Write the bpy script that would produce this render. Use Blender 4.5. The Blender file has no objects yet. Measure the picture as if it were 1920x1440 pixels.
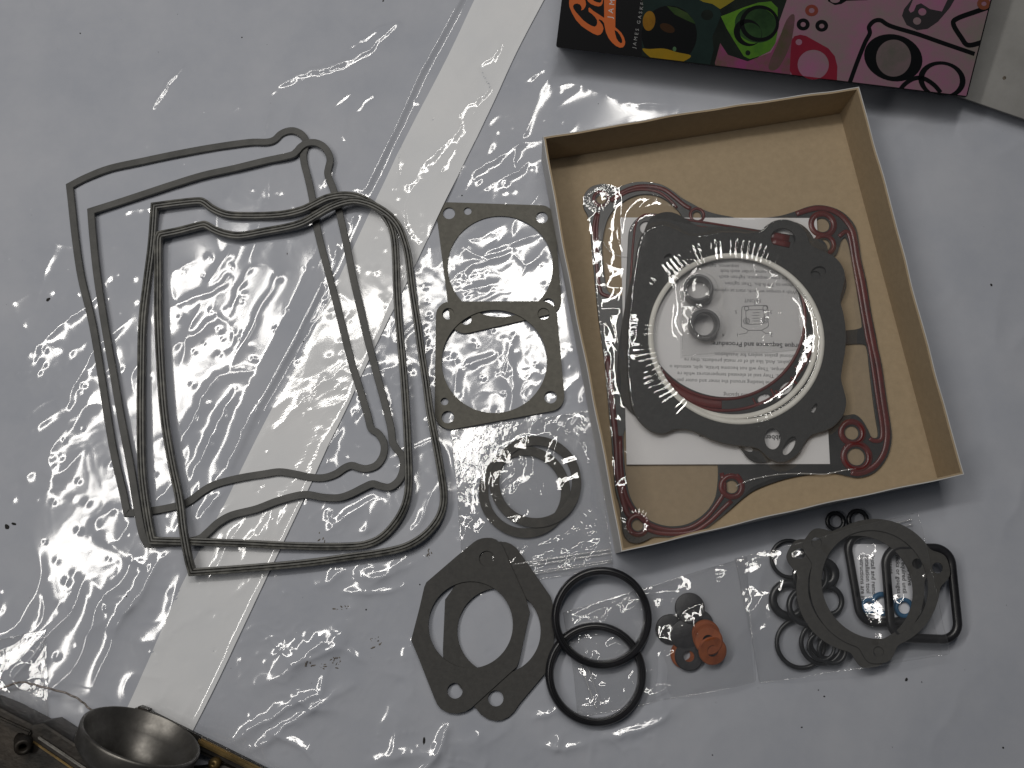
import bpy, bmesh, math, random
import numpy as np
from mathutils import Vector, Matrix
random.seed(4)
rng = np.random.default_rng(11)
scene = bpy.context.scene
COL = scene.collection

# ------------------------------------------------------------------ camera
F, HC = 1900.0, 0.57
TX, TY = 0.0, 0.195
_n = np.array([TX, TY, 1.0]); _n /= np.linalg.norm(_n)
_ex = np.array([1.0, 0, 0]) - _n[0] * _n; _ex /= np.linalg.norm(_ex)
_ey = np.cross(_n, _ex)
def _w(v): return Vector((float(np.dot(v, _ex)), -float(np.dot(v, _ey)), -float(np.dot(v, _n))))
cx_, cy_, cz_ = _w(np.array([1., 0, 0])), -_w(np.array([0, 1., 0])), -_w(np.array([0, 0, 1.]))
cam = bpy.data.cameras.new('camera'); camo = bpy.data.objects.new('camera', cam); COL.objects.link(camo)
camo.matrix_world = Matrix(((cx_.x, cy_.x, cz_.x, 0), (cx_.y, cy_.y, cz_.y, 0), (cx_.z, cy_.z, cz_.z, HC), (0, 0, 0, 1)))
cam.sensor_width = 36.0; cam.lens = 36.0 * F / 1920.0
cam.clip_start = 0.01; cam.clip_end = 20.0
scene.camera = camo

# ------------------------------------------------------------------ room light: dim ambient + ceiling fluorescent fixtures
world = bpy.data.worlds.new('World'); scene.world = world; world.use_nodes = True
bg = world.node_tree.nodes['Background']
bg.inputs['Color'].default_value = (0.74, 0.84, 1.0, 1); bg.inputs['Strength'].default_value = 0.075
def area(name, loc, target, sx, sy, power, spin, color):
    l = bpy.data.lights.new(name, 'AREA'); l.shape = 'RECTANGLE'; l.size = sx; l.size_y = sy
    l.energy = power; l.color = color
    o = bpy.data.objects.new(name, l); COL.objects.link(o)
    zb = (Vector(loc) - Vector(target)).normalized()
    xb = Vector((math.cos(math.radians(spin)), math.sin(math.radians(spin)), 0)); xb = (xb - zb * xb.dot(zb)).normalized(); yb = zb.cross(xb)
    o.matrix_world = Matrix(((xb.x, yb.x, zb.x, loc[0]), (xb.y, yb.y, zb.y, loc[1]), (xb.z, yb.z, zb.z, loc[2]), (0, 0, 0, 1)))
    return o
area('ceiling_tube_light', (-0.19, 0.42, 1.00), (-0.05, 0.15, 0), 0.72, 0.062, 6.2, 8, (1.0, 0.97, 0.92))
area('ceiling_tube_light', (-0.58, 0.20, 1.00), (-0.10, 0.15, 0), 0.82, 0.068, 7.6, 64, (1.0, 0.97, 0.92))
area('ceiling_tube_light', (0.06, 0.46, 1.00), (0.0, 0.15, 0), 0.70, 0.048, 4.9, 64, (1.0, 0.97, 0.92))
scene.view_settings.view_transform = 'Standard'
scene.view_settings.look = 'None'
scene.view_settings.exposure = -1.34
scene.view_settings.gamma = 1.0
scene.cycles.transparent_max_bounces = 24

# ------------------------------------------------------------------ pixel <-> table-plane helpers (measured outlines become real sizes)
def P(px, py, z=0.0):
    r = np.array([(px - 960.0) / F, (py - 720.0) / F, 1.0])
    t = (HC - z) / np.dot(r, _n)
    return Vector((float(np.dot(r, _ex) * t), -float(np.dot(r, _ey) * t), z))
def Zm(ox, oy, s):
    return lambda pts: [(ox + x / s, oy + y / s) for x, y in pts]
def W2(pts, z=0.0): return [tuple(P(x, y, z)[:2]) for x, y in pts]
def circ(cx, cy, r, z=0.0, n=40):
    c = P(cx, cy, z)
    rr = np.mean([(P(cx + r * math.cos(a), cy + r * math.sin(a), z) - c).length for a in np.linspace(0, 6.283, 9)[:-1]])
    return [(c.x + rr * math.cos(a), c.y + rr * math.sin(a)) for a in np.linspace(0, 2 * math.pi, n, endpoint=False)]
def crad(cx, cy, r, z=0.0):
    c = P(cx, cy, z)
    return c, float(np.mean([(P(cx + r * math.cos(a), cy + r * math.sin(a), z) - c).length for a in np.linspace(0, 6.283, 9)[:-1]]))
def cr_open(p, n):
    p = [np.array(q, float) for q in p]; q = [2 * p[0] - p[1]] + p + [2 * p[-1] - p[-2]]; out = []
    for i in range(1, len(q) - 2):
        for t in np.linspace(0, 1, n, endpoint=False):
            a, b, c, d = q[i - 1], q[i], q[i + 1], q[i + 2]
            out.append(.5 * ((2 * b) + (-a + c) * t + (2 * a - 5 * b + 4 * c - d) * t * t + (-a + 3 * b - 3 * c + d) * t ** 3))
    return out
def cr_closed(p, n=5):
    p = [np.array(q, float) for q in p]; m = len(p); out = []
    for i in range(m):
        a, b, c, d = p[i - 1], p[i], p[(i + 1) % m], p[(i + 2) % m]
        for t in np.linspace(0, 1, n, endpoint=False):
            out.append(.5 * ((2 * b) + (-a + c) * t + (2 * a - 5 * b + 4 * c - d) * t * t + (-a + 3 * b - 3 * c + d) * t ** 3))
    return [tuple(q) for q in out]
def cr_corners(segs, n=5):
    """closed path from open segments sharing sharp end corners"""
    out = []
    for s in segs: out += [tuple(q) for q in cr_open(s, n)]
    return out
def fillet(pts, rad, n=8):
    out = []; m = len(pts)
    for i in range(m):
        r = rad[i] if isinstance(rad, (list, tuple)) else rad
        p, a, b = np.array(pts[i], float), np.array(pts[i - 1], float), np.array(pts[(i + 1) % m], float)
        u, v = (a - p) / np.linalg.norm(a - p), (b - p) / np.linalg.norm(b - p)
        ang = math.acos(max(-1, min(1, float(np.dot(u, v))))); d = r / math.tan(ang / 2)
        bis = (u + v) / np.linalg.norm(u + v); c = p + bis * (r / math.sin(ang / 2))
        s, e = p + u * d, p + v * d
        a0, a1 = math.atan2(*(s - c)[::-1]), math.atan2(*(e - c)[::-1])
        da = (a1 - a0 + math.pi) % (2 * math.pi) - math.pi
        for t in np.linspace(0, 1, n): out.append((c[0] + r * math.cos(a0 + da * t), c[1] + r * math.sin(a0 + da * t)))
    return out
def in_poly(X, Y, poly):
    inside = np.zeros(X.shape, bool); m = len(poly); j = m - 1
    for i in range(m):
        xi, yi = poly[i]; xj, yj = poly[j]
        if yi != yj:
            c = ((yi > Y) != (yj > Y)) & (X < (xj - xi) * (Y - yi) / (yj - yi) + xi)
            inside ^= c
        j = i
    return inside
STAMPS = []
def stamp(pts, step=0.003, r=0.004, closed=True):
    m = len(pts)
    for i in range(m if closed else m - 1):
        a, b = np.array(pts[i][:2]), np.array(pts[(i + 1) % m][:2]); k = max(1, int(np.linalg.norm(b - a) / step))
        for t in range(k): STAMPS.append((*(a + (b - a) * t / k), r))

# ------------------------------------------------------------------ object helpers
def tag(o, label=None, cat=None, group=None, kind=None):
    if label: o['label'] = label
    if cat: o['category'] = cat
    if group: o['group'] = group
    if kind: o['kind'] = kind
    return o
def empty(name, loc=(0, 0, 0), label=None, cat=None, group=None):
    o = bpy.data.objects.new(name, None); o.empty_display_size = 0.01; COL.objects.link(o); o.location = loc
    return tag(o, label, cat, group)
def link(name, me, mat, parent=None, smooth=False):
    if mat is not None:
        me.materials.clear(); me.materials.append(mat)
    if smooth:
        me.polygons.foreach_set('use_smooth', [True] * len(me.polygons))
    o = bpy.data.objects.new(name, me); COL.objects.link(o)
    if parent is not None:
        o.parent = parent
        if parent.parent is not None: off = parent.parent.location + parent.location
        else: off = parent.location
        o.location = -Vector(off)
    return o
def recenter(o, loc):
    """move a root mesh's origin to loc without moving its geometry"""
    loc = Vector(loc); o.data.transform(Matrix.Translation(-loc)); o.location = loc; return o
def pydata(name, v, f):
    me = bpy.data.meshes.new(name); me.from_pydata([tuple(map(float, q)) for q in v], [], f); me.update(); return me
def grid_mesh(name, X, Y, Z, keep=None):
    h, w = X.shape
    me = bpy.data.meshes.new(name)
    idx = np.arange(h * w).reshape(h, w)
    q = np.stack([idx[:-1, :-1], idx[:-1, 1:], idx[1:, 1:], idx[1:, :-1]], -1).reshape(-1, 4)
    if (X[0, 1] - X[0, 0]) * (Y[1, 0] - Y[0, 0]) - (Y[0, 1] - Y[0, 0]) * (X[1, 0] - X[0, 0]) < 0: q = q[:, ::-1]   # normals up
    if keep is not None:
        k = (keep[:-1, :-1] & keep[:-1, 1:] & keep[1:, 1:] & keep[1:, :-1]).reshape(-1)
        q = q[k]
    used = np.unique(q); remap = np.zeros(h * w, np.int64); remap[used] = np.arange(len(used))
    co = np.stack([X, Y, Z], -1).reshape(-1, 3)[used]; q = remap[q]
    me.vertices.add(len(co)); me.vertices.foreach_set('co', co.astype(np.float32).ravel())
    me.loops.add(q.size); me.loops.foreach_set('vertex_index', q.astype(np.int32).ravel())
    me.polygons.add(len(q)); me.polygons.foreach_set('loop_start', np.arange(0, q.size, 4, dtype=np.int32))
    me.polygons.foreach_set('loop_total', np.full(len(q), 4, np.int32))
    me.update(calc_edges=True); me.validate()
    return me
def plate_mesh(name, outer, holes, z, t, bevel=0.00012):
    """flat die-cut plate from world outlines, between z and z+t"""
    cu = bpy.data.curves.new(name, 'CURVE'); cu.dimensions = '2D'; cu.fill_mode = 'BOTH'
    cu.extrude = max(t / 2 - bevel, 1e-5); cu.bevel_depth = bevel; cu.bevel_resolution = 1
    for loop in [outer] + list(holes):
        sp = cu.splines.new('POLY'); sp.points.add(len(loop) - 1); sp.use_cyclic_u = True
        sp.points.foreach_set('co', [c for x, y in loop for c in (x, y, 0, 1)])
    o = bpy.data.objects.new(name, cu); COL.objects.link(o)
    me = bpy.data.meshes.new_from_object(o.evaluated_get(bpy.context.evaluated_depsgraph_get()))
    bpy.data.objects.remove(o); bpy.data.curves.remove(cu)
    me.transform(Matrix.Translation((0, 0, z + t / 2))); me.name = name
    return me
def centroid(poly):
    a = np.array(poly); return Vector((float(a[:, 0].mean()), float(a[:, 1].mean()), 0))
def sweep_mesh(name, path, prof, closed=True):
    """profile (across, up) along a path of (x, y, z); mitred at corners"""
    m = len(path); k = len(prof); v = []
    p = np.array([(q[0], q[1]) for q in path]); zs = [q[2] for q in path]
    for i in range(m):
        if closed or 0 < i < m - 1:
            d0 = p[i] - p[i - 1]; d1 = p[(i + 1) % m] - p[i]
        elif i == 0: d0 = d1 = p[1] - p[0]
        else: d0 = d1 = p[-1] - p[-2]
        d0 = d0 / (np.linalg.norm(d0) + 1e-12); d1 = d1 / (np.linalg.norm(d1) + 1e-12)
        t = d0 + d1; t = t / (np.linalg.norm(t) + 1e-12)
        nrm = np.array([t[1], -t[0]]); sc = 1.0 / max(0.6, float(np.dot(nrm, np.array([d1[1], -d1[0]]))))
        for u, w in prof: v.append((p[i][0] + nrm[0] * u * sc, p[i][1] + nrm[1] * u * sc, zs[i] + w))
    f = []
    for i in range(m if closed else m - 1):
        a, b = i * k, ((i + 1) % m) * k
        for j in range(k):
            j2 = (j + 1) % k; f.append((a + j, a + j2, b + j2, b + j))
    if not closed:
        f.append(tuple(range(k - 1, -1, -1))); f.append(tuple(range((m - 1) * k, m * k)))
    return pydata(name, v, f)
def round_prof(w, h, n=10):
    return [(w / 2 * math.cos(a), h / 2 + h / 2 * math.sin(a)) for a in np.linspace(0, 2 * math.pi, n, endpoint=False)]
def lathe_mesh(name, prof, n=64, closed_prof=True):
    v, f = [], []; k = len(prof)
    for i in range(n):
        a = 2 * math.pi * i / n
        for r, z in prof: v.append((r * math.cos(a), r * math.sin(a), z))
    for i in range(n):
        b = ((i + 1) % n) * k; a = i * k
        for j in range(k if closed_prof else k - 1):
            j2 = (j + 1) % k; f.append((a + j, b + j, b + j2, a + j2))
    return pydata(name, v, f)
def box_mesh(name, c, s, bevel=0.0):
    bm = bmesh.new(); bmesh.ops.create_cube(bm, size=1)
    bmesh.ops.scale(bm, vec=s, verts=bm.verts); bmesh.ops.translate(bm, vec=c, verts=bm.verts)
    if bevel: bmesh.ops.bevel(bm, geom=bm.edges[:], offset=bevel, segments=2, affect='EDGES')
    me = bpy.data.meshes.new(name); bm.to_mesh(me); bm.free(); return me
def autosmooth(o, ang=35):
    me = o.data; me.polygons.foreach_set('use_smooth', [True] * len(me.polygons))
    bm = bmesh.new(); bm.from_mesh(me)
    for e in bm.edges:
        if len(e.link_faces) == 2 and e.calc_face_angle(0) > math.radians(ang): e.smooth = False
    bm.to_mesh(me); bm.free(); return o
def text_mesh(name, s, size, loc, rotz, extrude=0.00002, align='LEFT', xs=1.0, spacing=1.0, bold=0.0):
    cu = bpy.data.curves.new(name, 'FONT'); cu.body = s; cu.size = size; cu.align_x = align; cu.align_y = 'CENTER'
    cu.extrude = extrude; cu.space_character = spacing; cu.offset = bold; cu.resolution_u = 2
    o = bpy.data.objects.new(name, cu); COL.objects.link(o)
    me = bpy.data.meshes.new_from_object(o.evaluated_get(bpy.context.evaluated_depsgraph_get()))
    bpy.data.objects.remove(o); bpy.data.curves.remove(cu)
    me.transform(Matrix.Translation(loc) @ Matrix.Rotation(rotz, 4, 'Z') @ Matrix.Scale(xs, 4, (1, 0, 0)))
    return me

# ------------------------------------------------------------------ procedural noise for shapes
_perm = rng.permutation(512); _perm = np.concatenate([_perm, _perm, _perm])
_ga = rng.uniform(0, 2 * np.pi, 512); _gx, _gy = np.cos(_ga), np.sin(_ga)
def perlin(x, y):
    xi, yi = np.floor(x).astype(int), np.floor(y).astype(int); xf, yf = x - xi, y - yi
    u, v = xf ** 3 * (xf * (xf * 6 - 15) + 10), yf ** 3 * (yf * (yf * 6 - 15) + 10)
    def g(ix, iy, dx, dy):
        h = _perm[(_perm[ix & 511] + iy) & 511] & 511
        return _gx[h] * dx + _gy[h] * dy
    a, b = g(xi, yi, xf, yf), g(xi + 1, yi, xf - 1, yf)
    c, d = g(xi, yi + 1, xf, yf - 1), g(xi + 1, yi + 1, xf - 1, yf - 1)
    return (a * (1 - u) + b * u) * (1 - v) + (c * (1 - u) + d * u) * v
def to_px(X, Y, Z=0.0):
    r = [X * _ex[i] - Y * _ey[i] + (HC - Z) * _n[i] for i in range(3)]
    return 960 + F * r[0] / r[2], 720 + F * r[1] / r[2]
def seg_dist(X, Y, pts):
    """signed-side distance to an open polyline, plus arc parameter 0..1"""
    best = np.full(X.shape, 1e9); side = np.zeros(X.shape); par = np.zeros(X.shape)
    L = [0.0]
    for i in range(len(pts) - 1): L.append(L[-1] + math.dist(pts[i], pts[i + 1]))
    for i in range(len(pts) - 1):
        ax, ay = pts[i]; bx, by = pts[i + 1]; dx, dy = bx - ax, by - ay; l2 = dx * dx + dy * dy
        t = np.clip(((X - ax) * dx + (Y - ay) * dy) / l2, 0, 1)
        d = np.hypot(X - ax - t * dx, Y - ay - t * dy)
        m = d < best
        best = np.where(m, d, best); side = np.where(m, np.sign(dx * (Y - ay) - dy * (X - ax)), side)
        par = np.where(m, (L[i] + t * math.sqrt(l2)) / L[-1], par)
    return best, side, par

# ------------------------------------------------------------------ materials
def nodes_of(name):
    m = bpy.data.materials.new(name); m.use_nodes = True; nt = m.node_tree
    return m, nt, nt.nodes['Principled BSDF'], nt.nodes['Material Output']
def material(name, col, rough=0.6, col2=None, scale=60.0, bump=0.0, bscale=400.0, metal=0.0, spec=0.5, detail=6.0, lo=0.4, hi=0.65, coat=0.0, rvar=0.0, dist=0.0003, stretch=None):
    m, nt, b, out = nodes_of(name)
    b.inputs['Base Color'].default_value = (*col, 1); b.inputs['Roughness'].default_value = rough
    b.inputs['Metallic'].default_value = metal; b.inputs['Specular IOR Level'].default_value = spec
    if coat: b.inputs['Coat Weight'].default_value = coat; b.inputs['Coat Roughness'].default_value = 0.15
    tc = nt.nodes.new('ShaderNodeTexCoord'); vec = tc.outputs['Object']
    if stretch:
        mp = nt.nodes.new('ShaderNodeMapping'); mp.inputs['Scale'].default_value = stretch
        nt.links.new(vec, mp.inputs['Vector']); vec = mp.outputs['Vector']
    if col2 is not None:
        n = nt.nodes.new('ShaderNodeTexNoise'); n.inputs['Scale'].default_value = scale; n.inputs['Detail'].default_value = detail
        n.inputs['Roughness'].default_value = 0.65
        r = nt.nodes.new('ShaderNodeValToRGB'); r.color_ramp.elements[0].position = lo; r.color_ramp.elements[1].position = hi
        r.color_ramp.elements[0].color = (*col, 1); r.color_ramp.elements[1].color = (*col2, 1)
        nt.links.new(vec, n.inputs['Vector']); nt.links.new(n.outputs['Fac'], r.inputs['Fac']); nt.links.new(r.outputs['Color'], b.inputs['Base Color'])
        if rvar:
            mr = nt.nodes.new('ShaderNodeMapRange'); mr.inputs['To Min'].default_value = rough - rvar; mr.inputs['To Max'].default_value = rough + rvar
            mr.inputs['From Min'].default_value = .3; mr.inputs['From Max'].default_value = .7
            nt.links.new(n.outputs['Fac'], mr.inputs['Value']); nt.links.new(mr.outputs['Result'], b.inputs['Roughness'])
    if bump:
        n2 = nt.nodes.new('ShaderNodeTexNoise'); n2.inputs['Scale'].default_value = bscale; n2.inputs['Detail'].default_value = 4
        bp = nt.nodes.new('ShaderNodeBump'); bp.inputs['Strength'].default_value = bump; bp.inputs['Distance'].default_value = dist
        nt.links.new(vec, n2.inputs['Vector']); nt.links.new(n2.outputs['Fac'], bp.inputs['Height']); nt.links.new(bp.outputs['Normal'], b.inputs['Normal'])
    return m
def clear_film(name, haze=0.022, gloss=1.3, rough=0.07, tint=(1, 1, 1), bump=0.35, bscale=150.0):
    m, nt, b, out = nodes_of(name); nt.nodes.remove(b)
    tr = nt.nodes.new('ShaderNodeBsdfTransparent'); tr.inputs['Color'].default_value = (*tint, 1)
    gl = nt.nodes.new('ShaderNodeBsdfGlossy'); gl.inputs['Roughness'].default_value = rough
    df = nt.nodes.new('ShaderNodeBsdfDiffuse'); df.inputs['Color'].default_value = (.92, .91, .90, 1)
    ge = nt.nodes.new('ShaderNodeNewGeometry'); dt = nt.nodes.new('ShaderNodeVectorMath'); dt.operation = 'DOT_PRODUCT'
    def math_(op, v1=None, v2=None):
        q = nt.nodes.new('ShaderNodeMath'); q.operation = op; q.use_clamp = op == 'ADD'
        if v1 is not None: q.inputs[0].default_value = v1
        if v2 is not None: q.inputs[1].default_value = v2
        return q
    ab, om, pw, sc_, mu = math_('ABSOLUTE'), math_('SUBTRACT', 1.0), math_('POWER', None, 5.0), math_('MULTIPLY', None, 1 - .065 * gloss), math_('ADD', None, .065 * gloss)
    m1 = nt.nodes.new('ShaderNodeMixShader'); m1.inputs[0].default_value = haze
    m2 = nt.nodes.new('ShaderNodeMixShader')
    tc = nt.nodes.new('ShaderNodeTexCoord'); n2 = nt.nodes.new('ShaderNodeTexNoise'); n2.inputs['Scale'].default_value = bscale; n2.inputs['Detail'].default_value = 3
    bp = nt.nodes.new('ShaderNodeBump'); bp.inputs['Strength'].default_value = bump; bp.inputs['Distance'].default_value = 0.0006
    L = nt.links.new
    L(tc.outputs['Object'], n2.inputs['Vector']); L(n2.outputs['Fac'], bp.inputs['Height']); L(bp.outputs['Normal'], gl.inputs['Normal']); L(bp.outputs['Normal'], dt.inputs[0]); L(ge.outputs['Incoming'], dt.inputs[1])
    L(dt.outputs['Value'], ab.inputs[0]); L(ab.outputs[0], om.inputs[1]); L(om.outputs[0], pw.inputs[0]); L(pw.outputs[0], sc_.inputs[0]); L(sc_.outputs[0], mu.inputs[0]); L(tr.outputs[0], m1.inputs[1]); L(df.outputs[0], m1.inputs[2])
    L(mu.outputs[0], m2.inputs[0]); L(m1.outputs[0], m2.inputs[1]); L(gl.outputs[0], m2.inputs[2]); L(m2.outputs[0], out.inputs['Surface'])
    return m
M = {}
M['table'] = material('table_top', (.35, .35, .36), .6)
M['sheet'] = material('white_polythene', (.410, .428, .478), .095, (.475, .488, .532), 14.0, 0, 700, lo=.35, hi=.65, dist=.00012, spec=.75)
M['strip'] = material('double_polythene', (.72, .73, .75), .10, (.79, .79, .80), 9.0, 0, 700, lo=.35, hi=.65, dist=.00012, spec=.7)
M['gasket_flat'] = material('grey_rubber_flat', (.050, .050, .047), .55, (.085, .083, .078), 90, .3, 900, lo=.35, hi=.7)
M['gasket_rib'] = material('grey_rubber_ribbed', (.048, .048, .044), .45, (.19, .185, .165), 150, .35, 700, lo=.42, hi=.75, rvar=.08)
M['fiber'] = material('olive_fibre_paper', (.110, .105, .090), .8, (.150, .143, .122), 350, .35, 1600, lo=.3, hi=.7)
M['fiber_dark'] = material('charcoal_fibre_paper', (.048, .0465, .0445), .8, (.066, .064, .060), 400, .35, 1600, lo=.3, hi=.7)
M['fiber_brown'] = material('oily_fibre', (.024, .022, .018), .6, (.052, .047, .039), 160, .35, 900, lo=.35, hi=.7)
M['rubber'] = material('black_rubber', (.010, .010, .012), .32, (.022, .022, .025), 60, .1, 500)
M['oring'] = material('oring_rubber', (.012, .013, .016), .3, (.028, .03, .034), 80)
M['greyseal'] = material('grey_seal', (.16, .16, .165), .4, (.21, .21, .215), 120, .1, 600)
M['copper'] = material('copper', (.40, .115, .040), .36, (.26, .068, .024), 120, .15, 500, metal=.35)
M['disc'] = material('black_fabric_rubber', (.020, .020, .024), .42, (.035, .035, .04), 200, .35, 1400)
M['board'] = material('brown_chipboard', (.335, .258, .165), .85, (.385, .297, .192), 260, .25, 900, lo=.3, hi=.7)
M['board_white'] = material('white_card', (.52, .51, .50), .6, (.47, .46, .45), 20)
M['carton'] = material('shaded_white_card', (.27, .265, .255), .7, (.22, .215, .205), 25)  # white card darkened: the shade on the carton is put into this colour
M['board_edge'] = material('card_edge', (.55, .47, .36), .85)
M['paper'] = material('leaflet_paper', (.80, .79, .80), .75, (.84, .83, .83), 14)
M['ink'] = material('black_ink', (.05, .05, .055), .7)
M['ink_grey'] = material('grey_ink', (.16, .16, .17), .7)
M['graphite'] = material('graphite_facing', (.020, .020, .020), .6, (.036, .0355, .035), 420, .6, 1500, lo=.3, hi=.7)
M['steel_bead'] = material('steel_fire_ring', (.84, .82, .76), .42, (.74, .72, .66), 90)
M['foam_black'] = material('gasket_black_coat', (.022, .023, .024), .35, (.035, .035, .036), 90, .12, 600)
M['red'] = material('red_silicone_bead', (.135, .012, .011), .3, (.085, .009, .009), 120, .1, 500)
M['film'] = clear_film('clear_bag_film')
M['zip'] = clear_film('zip_film', haze=.22, gloss=2.2)
M['shrink'] = clear_film('shrink_film', haze=.035, gloss=1.9, rough=.06, bump=.2)
M['blue'] = material('blue_rubber', (.03, .12, .24), .4)
M['note'] = material('note_paper', (.80, .81, .86), .7)
M['lid_black'] = material('printed_black', (.006, .006, .007), .4, spec=.2)
M['alu'] = material('dull_cast_alloy', (.20, .19, .175), .45, (.10, .095, .088), 45, .25, 300, metal=.85, rvar=.08)
M['castdark'] = material('dirty_dark_casting', (.016, .014, .012), .5, (.045, .036, .028), 55, .6, 260, metal=.5, dist=.0006)
M['brass'] = material('tarnished_brass', (.24, .16, .06), .45, (.10, .07, .03), 60, .3, 300, metal=.7)
M['grit'] = material('dark_grit', (.012, .011, .010), .8)
M['smear'] = material('brown_grime', (.06, .048, .036), .5, (.16, .13, .10), 500)
def ink(name, c, rough=.3, col2=None, scale=30):
    return material('print_' + name, tuple(v * .52 for v in c), rough, None if col2 is None else tuple(v * .52 for v in col2), scale, lo=.35, hi=.65, spec=.3)

# ================================================================== measured outlines
z1, z2, z3, z4 = Zm(60, 200, 3.42857), Zm(440, 200, 3.42857), Zm(160, 700, 3.42857), Zm(460, 660, 3.42857)
zt = Zm(0, 0, 3.0)
A_px = cr_corners([
    [(131, 349), (162, 333)] + zt([(618, 948), (800, 908), (1000, 866), (1200, 830), (1400, 802), (1500, 800), (1545, 787), (1580, 755), (1620, 738), (1660, 738), (1700, 760), (1722, 800), (1708, 865), (1712, 920), (1735, 1010), (1760, 1130)])
    + [(597, 439), (621, 530), (644, 620), (661, 686), (674, 727), (689, 777), (696, 803), (708, 812), (718, 826), (721, 841), (717, 858), (705, 873), (687, 879), (673, 877), (660, 873), (647, 877), (629, 889), (606, 896), (582, 895), (553, 889), (524, 885), (495, 889), (452, 896), (408, 907), (382, 920), (358, 938), (335, 948), (291, 957), (256, 961), (239, 962)],
    [(239, 962), (230, 919), (218, 869), (207, 811), (192, 715), (174, 608), (153, 521), (142, 448), (134, 375), (131, 349)]])
B_px = cr_corners([
    [(173, 398), (206, 387), (264, 368), (322, 349), (381, 331), (440, 318), (498, 304), (545, 294), (557, 287), (565, 278), (577, 271), (592, 270), (606, 276), (616, 288), (620, 302), (617, 317), (616, 331), (627, 360), (638, 404), (650, 457), (664, 527), (673, 565), (685, 617), (696, 660), (706, 698), (719, 745), (733, 800), (737, 829), (744, 842), (753, 853), (757, 866), (756, 884), (747, 903), (731, 914), (714, 912), (699, 908), (682, 915), (658, 927), (635, 934), (606, 933), (577, 928), (553, 931), (518, 941), (481, 955), (437, 966), (411, 980), (390, 999), (374, 1011), (340, 1017), (278, 1020)],
    [(278, 1020), (269, 1000), (259, 948), (247, 875), (230, 787), (215, 700), (200, 617), (185, 521), (177, 448), (173, 398)]])
C_px = cr_corners([
    [(294, 391), (337, 385), (375, 381), (387, 384), (401, 394), (422, 403), (445, 406), (498, 406), (536, 404), (568, 397), (592, 387), (615, 377), (638, 372), (662, 372), (682, 377), (702, 388), (720, 404), (733, 425), (740, 451), (743, 492), (745, 550), (749, 608), (754, 660), (759, 718), (763, 777), (766, 835), (768, 893), (766, 928), (757, 957), (740, 984), (717, 1007), (693, 1019), (664, 1024), (606, 1025), (533, 1023), (452, 1019), (364, 1016), (291, 1014)],
    [(291, 1014), (285, 985), (277, 933), (271, 875), (269, 787), (269, 700), (270, 608), (277, 535), (286, 462), (294, 391)]])
D_px = cr_corners([
    [(306, 446), (340, 438), (381, 428), (392, 428), (407, 436), (427, 443), (454, 446), (498, 439), (542, 432), (571, 424), (597, 411), (621, 398), (644, 389), (667, 385), (688, 388), (708, 395), (732, 410), (749, 430), (759, 454), (767, 486), (775, 550), (784, 608), (791, 660), (800, 718), (808, 777), (819, 835), (829, 893), (833, 928), (831, 952), (822, 975), (804, 998), (781, 1016), (752, 1029), (708, 1038), (664, 1044), (577, 1056), (452, 1067), (366, 1073)],
    [(366, 1073), (361, 1050), (352, 1000), (341, 933), (329, 875), (317, 802), (310, 729), (303, 608), (302, 535), (302, 462), (306, 446)]])
E1_out = W2(fillet([(816, 379), (1038, 386), (1054, 584), (848, 631)], [20, 26, 26, 28]), .0008)
E1_holes = [circ(938, 499, 97, .0008, 72), circ(842, 401, 11.5), circ(877, 397, 7.5), circ(1016, 409, 11.3), circ(1028, 571, 11.3), circ(874, 600, 10.5)]
E2_out = W2(fillet([(818, 566), (1042, 565), (1060, 766), (815, 811)], [26, 28, 28, 30]), .0018)
E2_holes = [circ(927, 677, 98, .0018, 72), circ(841, 590, 11.3), circ(1019, 590, 11.3), circ(834, 754, 7.5), circ(840, 783, 12), circ(1032, 746, 12)]
z7 = Zm(740, 990, 3.42857)
F1_out = W2(z7([(510, 92), (532, 78), (560, 68), (592, 64), (624, 66), (652, 76), (680, 98), (700, 130), (740, 226), (845, 460), (868, 540), (800, 850), (785, 890), (520, 1130), (492, 1156), (455, 1178), (400, 1192), (345, 1186), (300, 1162), (275, 1132), (258, 1095), (150, 820), (108, 720), (160, 520), (192, 380), (205, 350), (400, 182)]), .0022)
F1_holes = [circ(*z7([(489, 620)])[0], 80.5, .0022, 72), circ(*z7([(388, 1046)])[0], 15, .0022), circ(*z7([(592, 198)])[0], 15, .0022)]
F2_out = W2(z7([(610, 120), (640, 98), (680, 88), (715, 92), (750, 106), (782, 130), (805, 160), (1000, 440), (1018, 500), (1026, 600), (1022, 720), (1008, 860), (985, 910), (800, 1130), (770, 1176), (735, 1212), (690, 1234), (650, 1238), (600, 1226), (555, 1196), (518, 1150), (335, 905), (315, 850), (312, 780), (326, 460), (378, 388), (500, 240)]), .0012)
F2_holes = [circ(*z7([(671, 660)])[0], 79.5, .0012, 72), circ(*z7([(650, 1095)])[0], 15.2, .0012), circ(*z7([(688, 228)])[0], 15, .0012)]
for poly in (E1_out, E2_out, F1_out, F2_out): stamp(poly, r=.005)
for hs in (E1_holes, E2_holes, F1_holes, F2_holes):
    for h in hs: stamp(h, r=.004)
Aw, Bw, Cw, Dw = (W2(q, .001) for q in (A_px, B_px, C_px, D_px))
for q in (Aw, Bw, Cw, Dw): stamp(q, r=.004)
TRAY_H = .032
tray_px = [(1018, 257), (1610, 163), (1808, 890), (1165, 1035)]
tray = [P(x, y, TRAY_H) for x, y in tray_px]
stamp([(p.x, p.y) for p in tray], r=.006)
z8 = Zm(1000, 1000, 3.6)
for c, r in ((z8([(462, 566)])[0], 90), (z8([(423, 952)])[0], 92)): stamp(circ(*c, r), r=.005)

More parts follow.
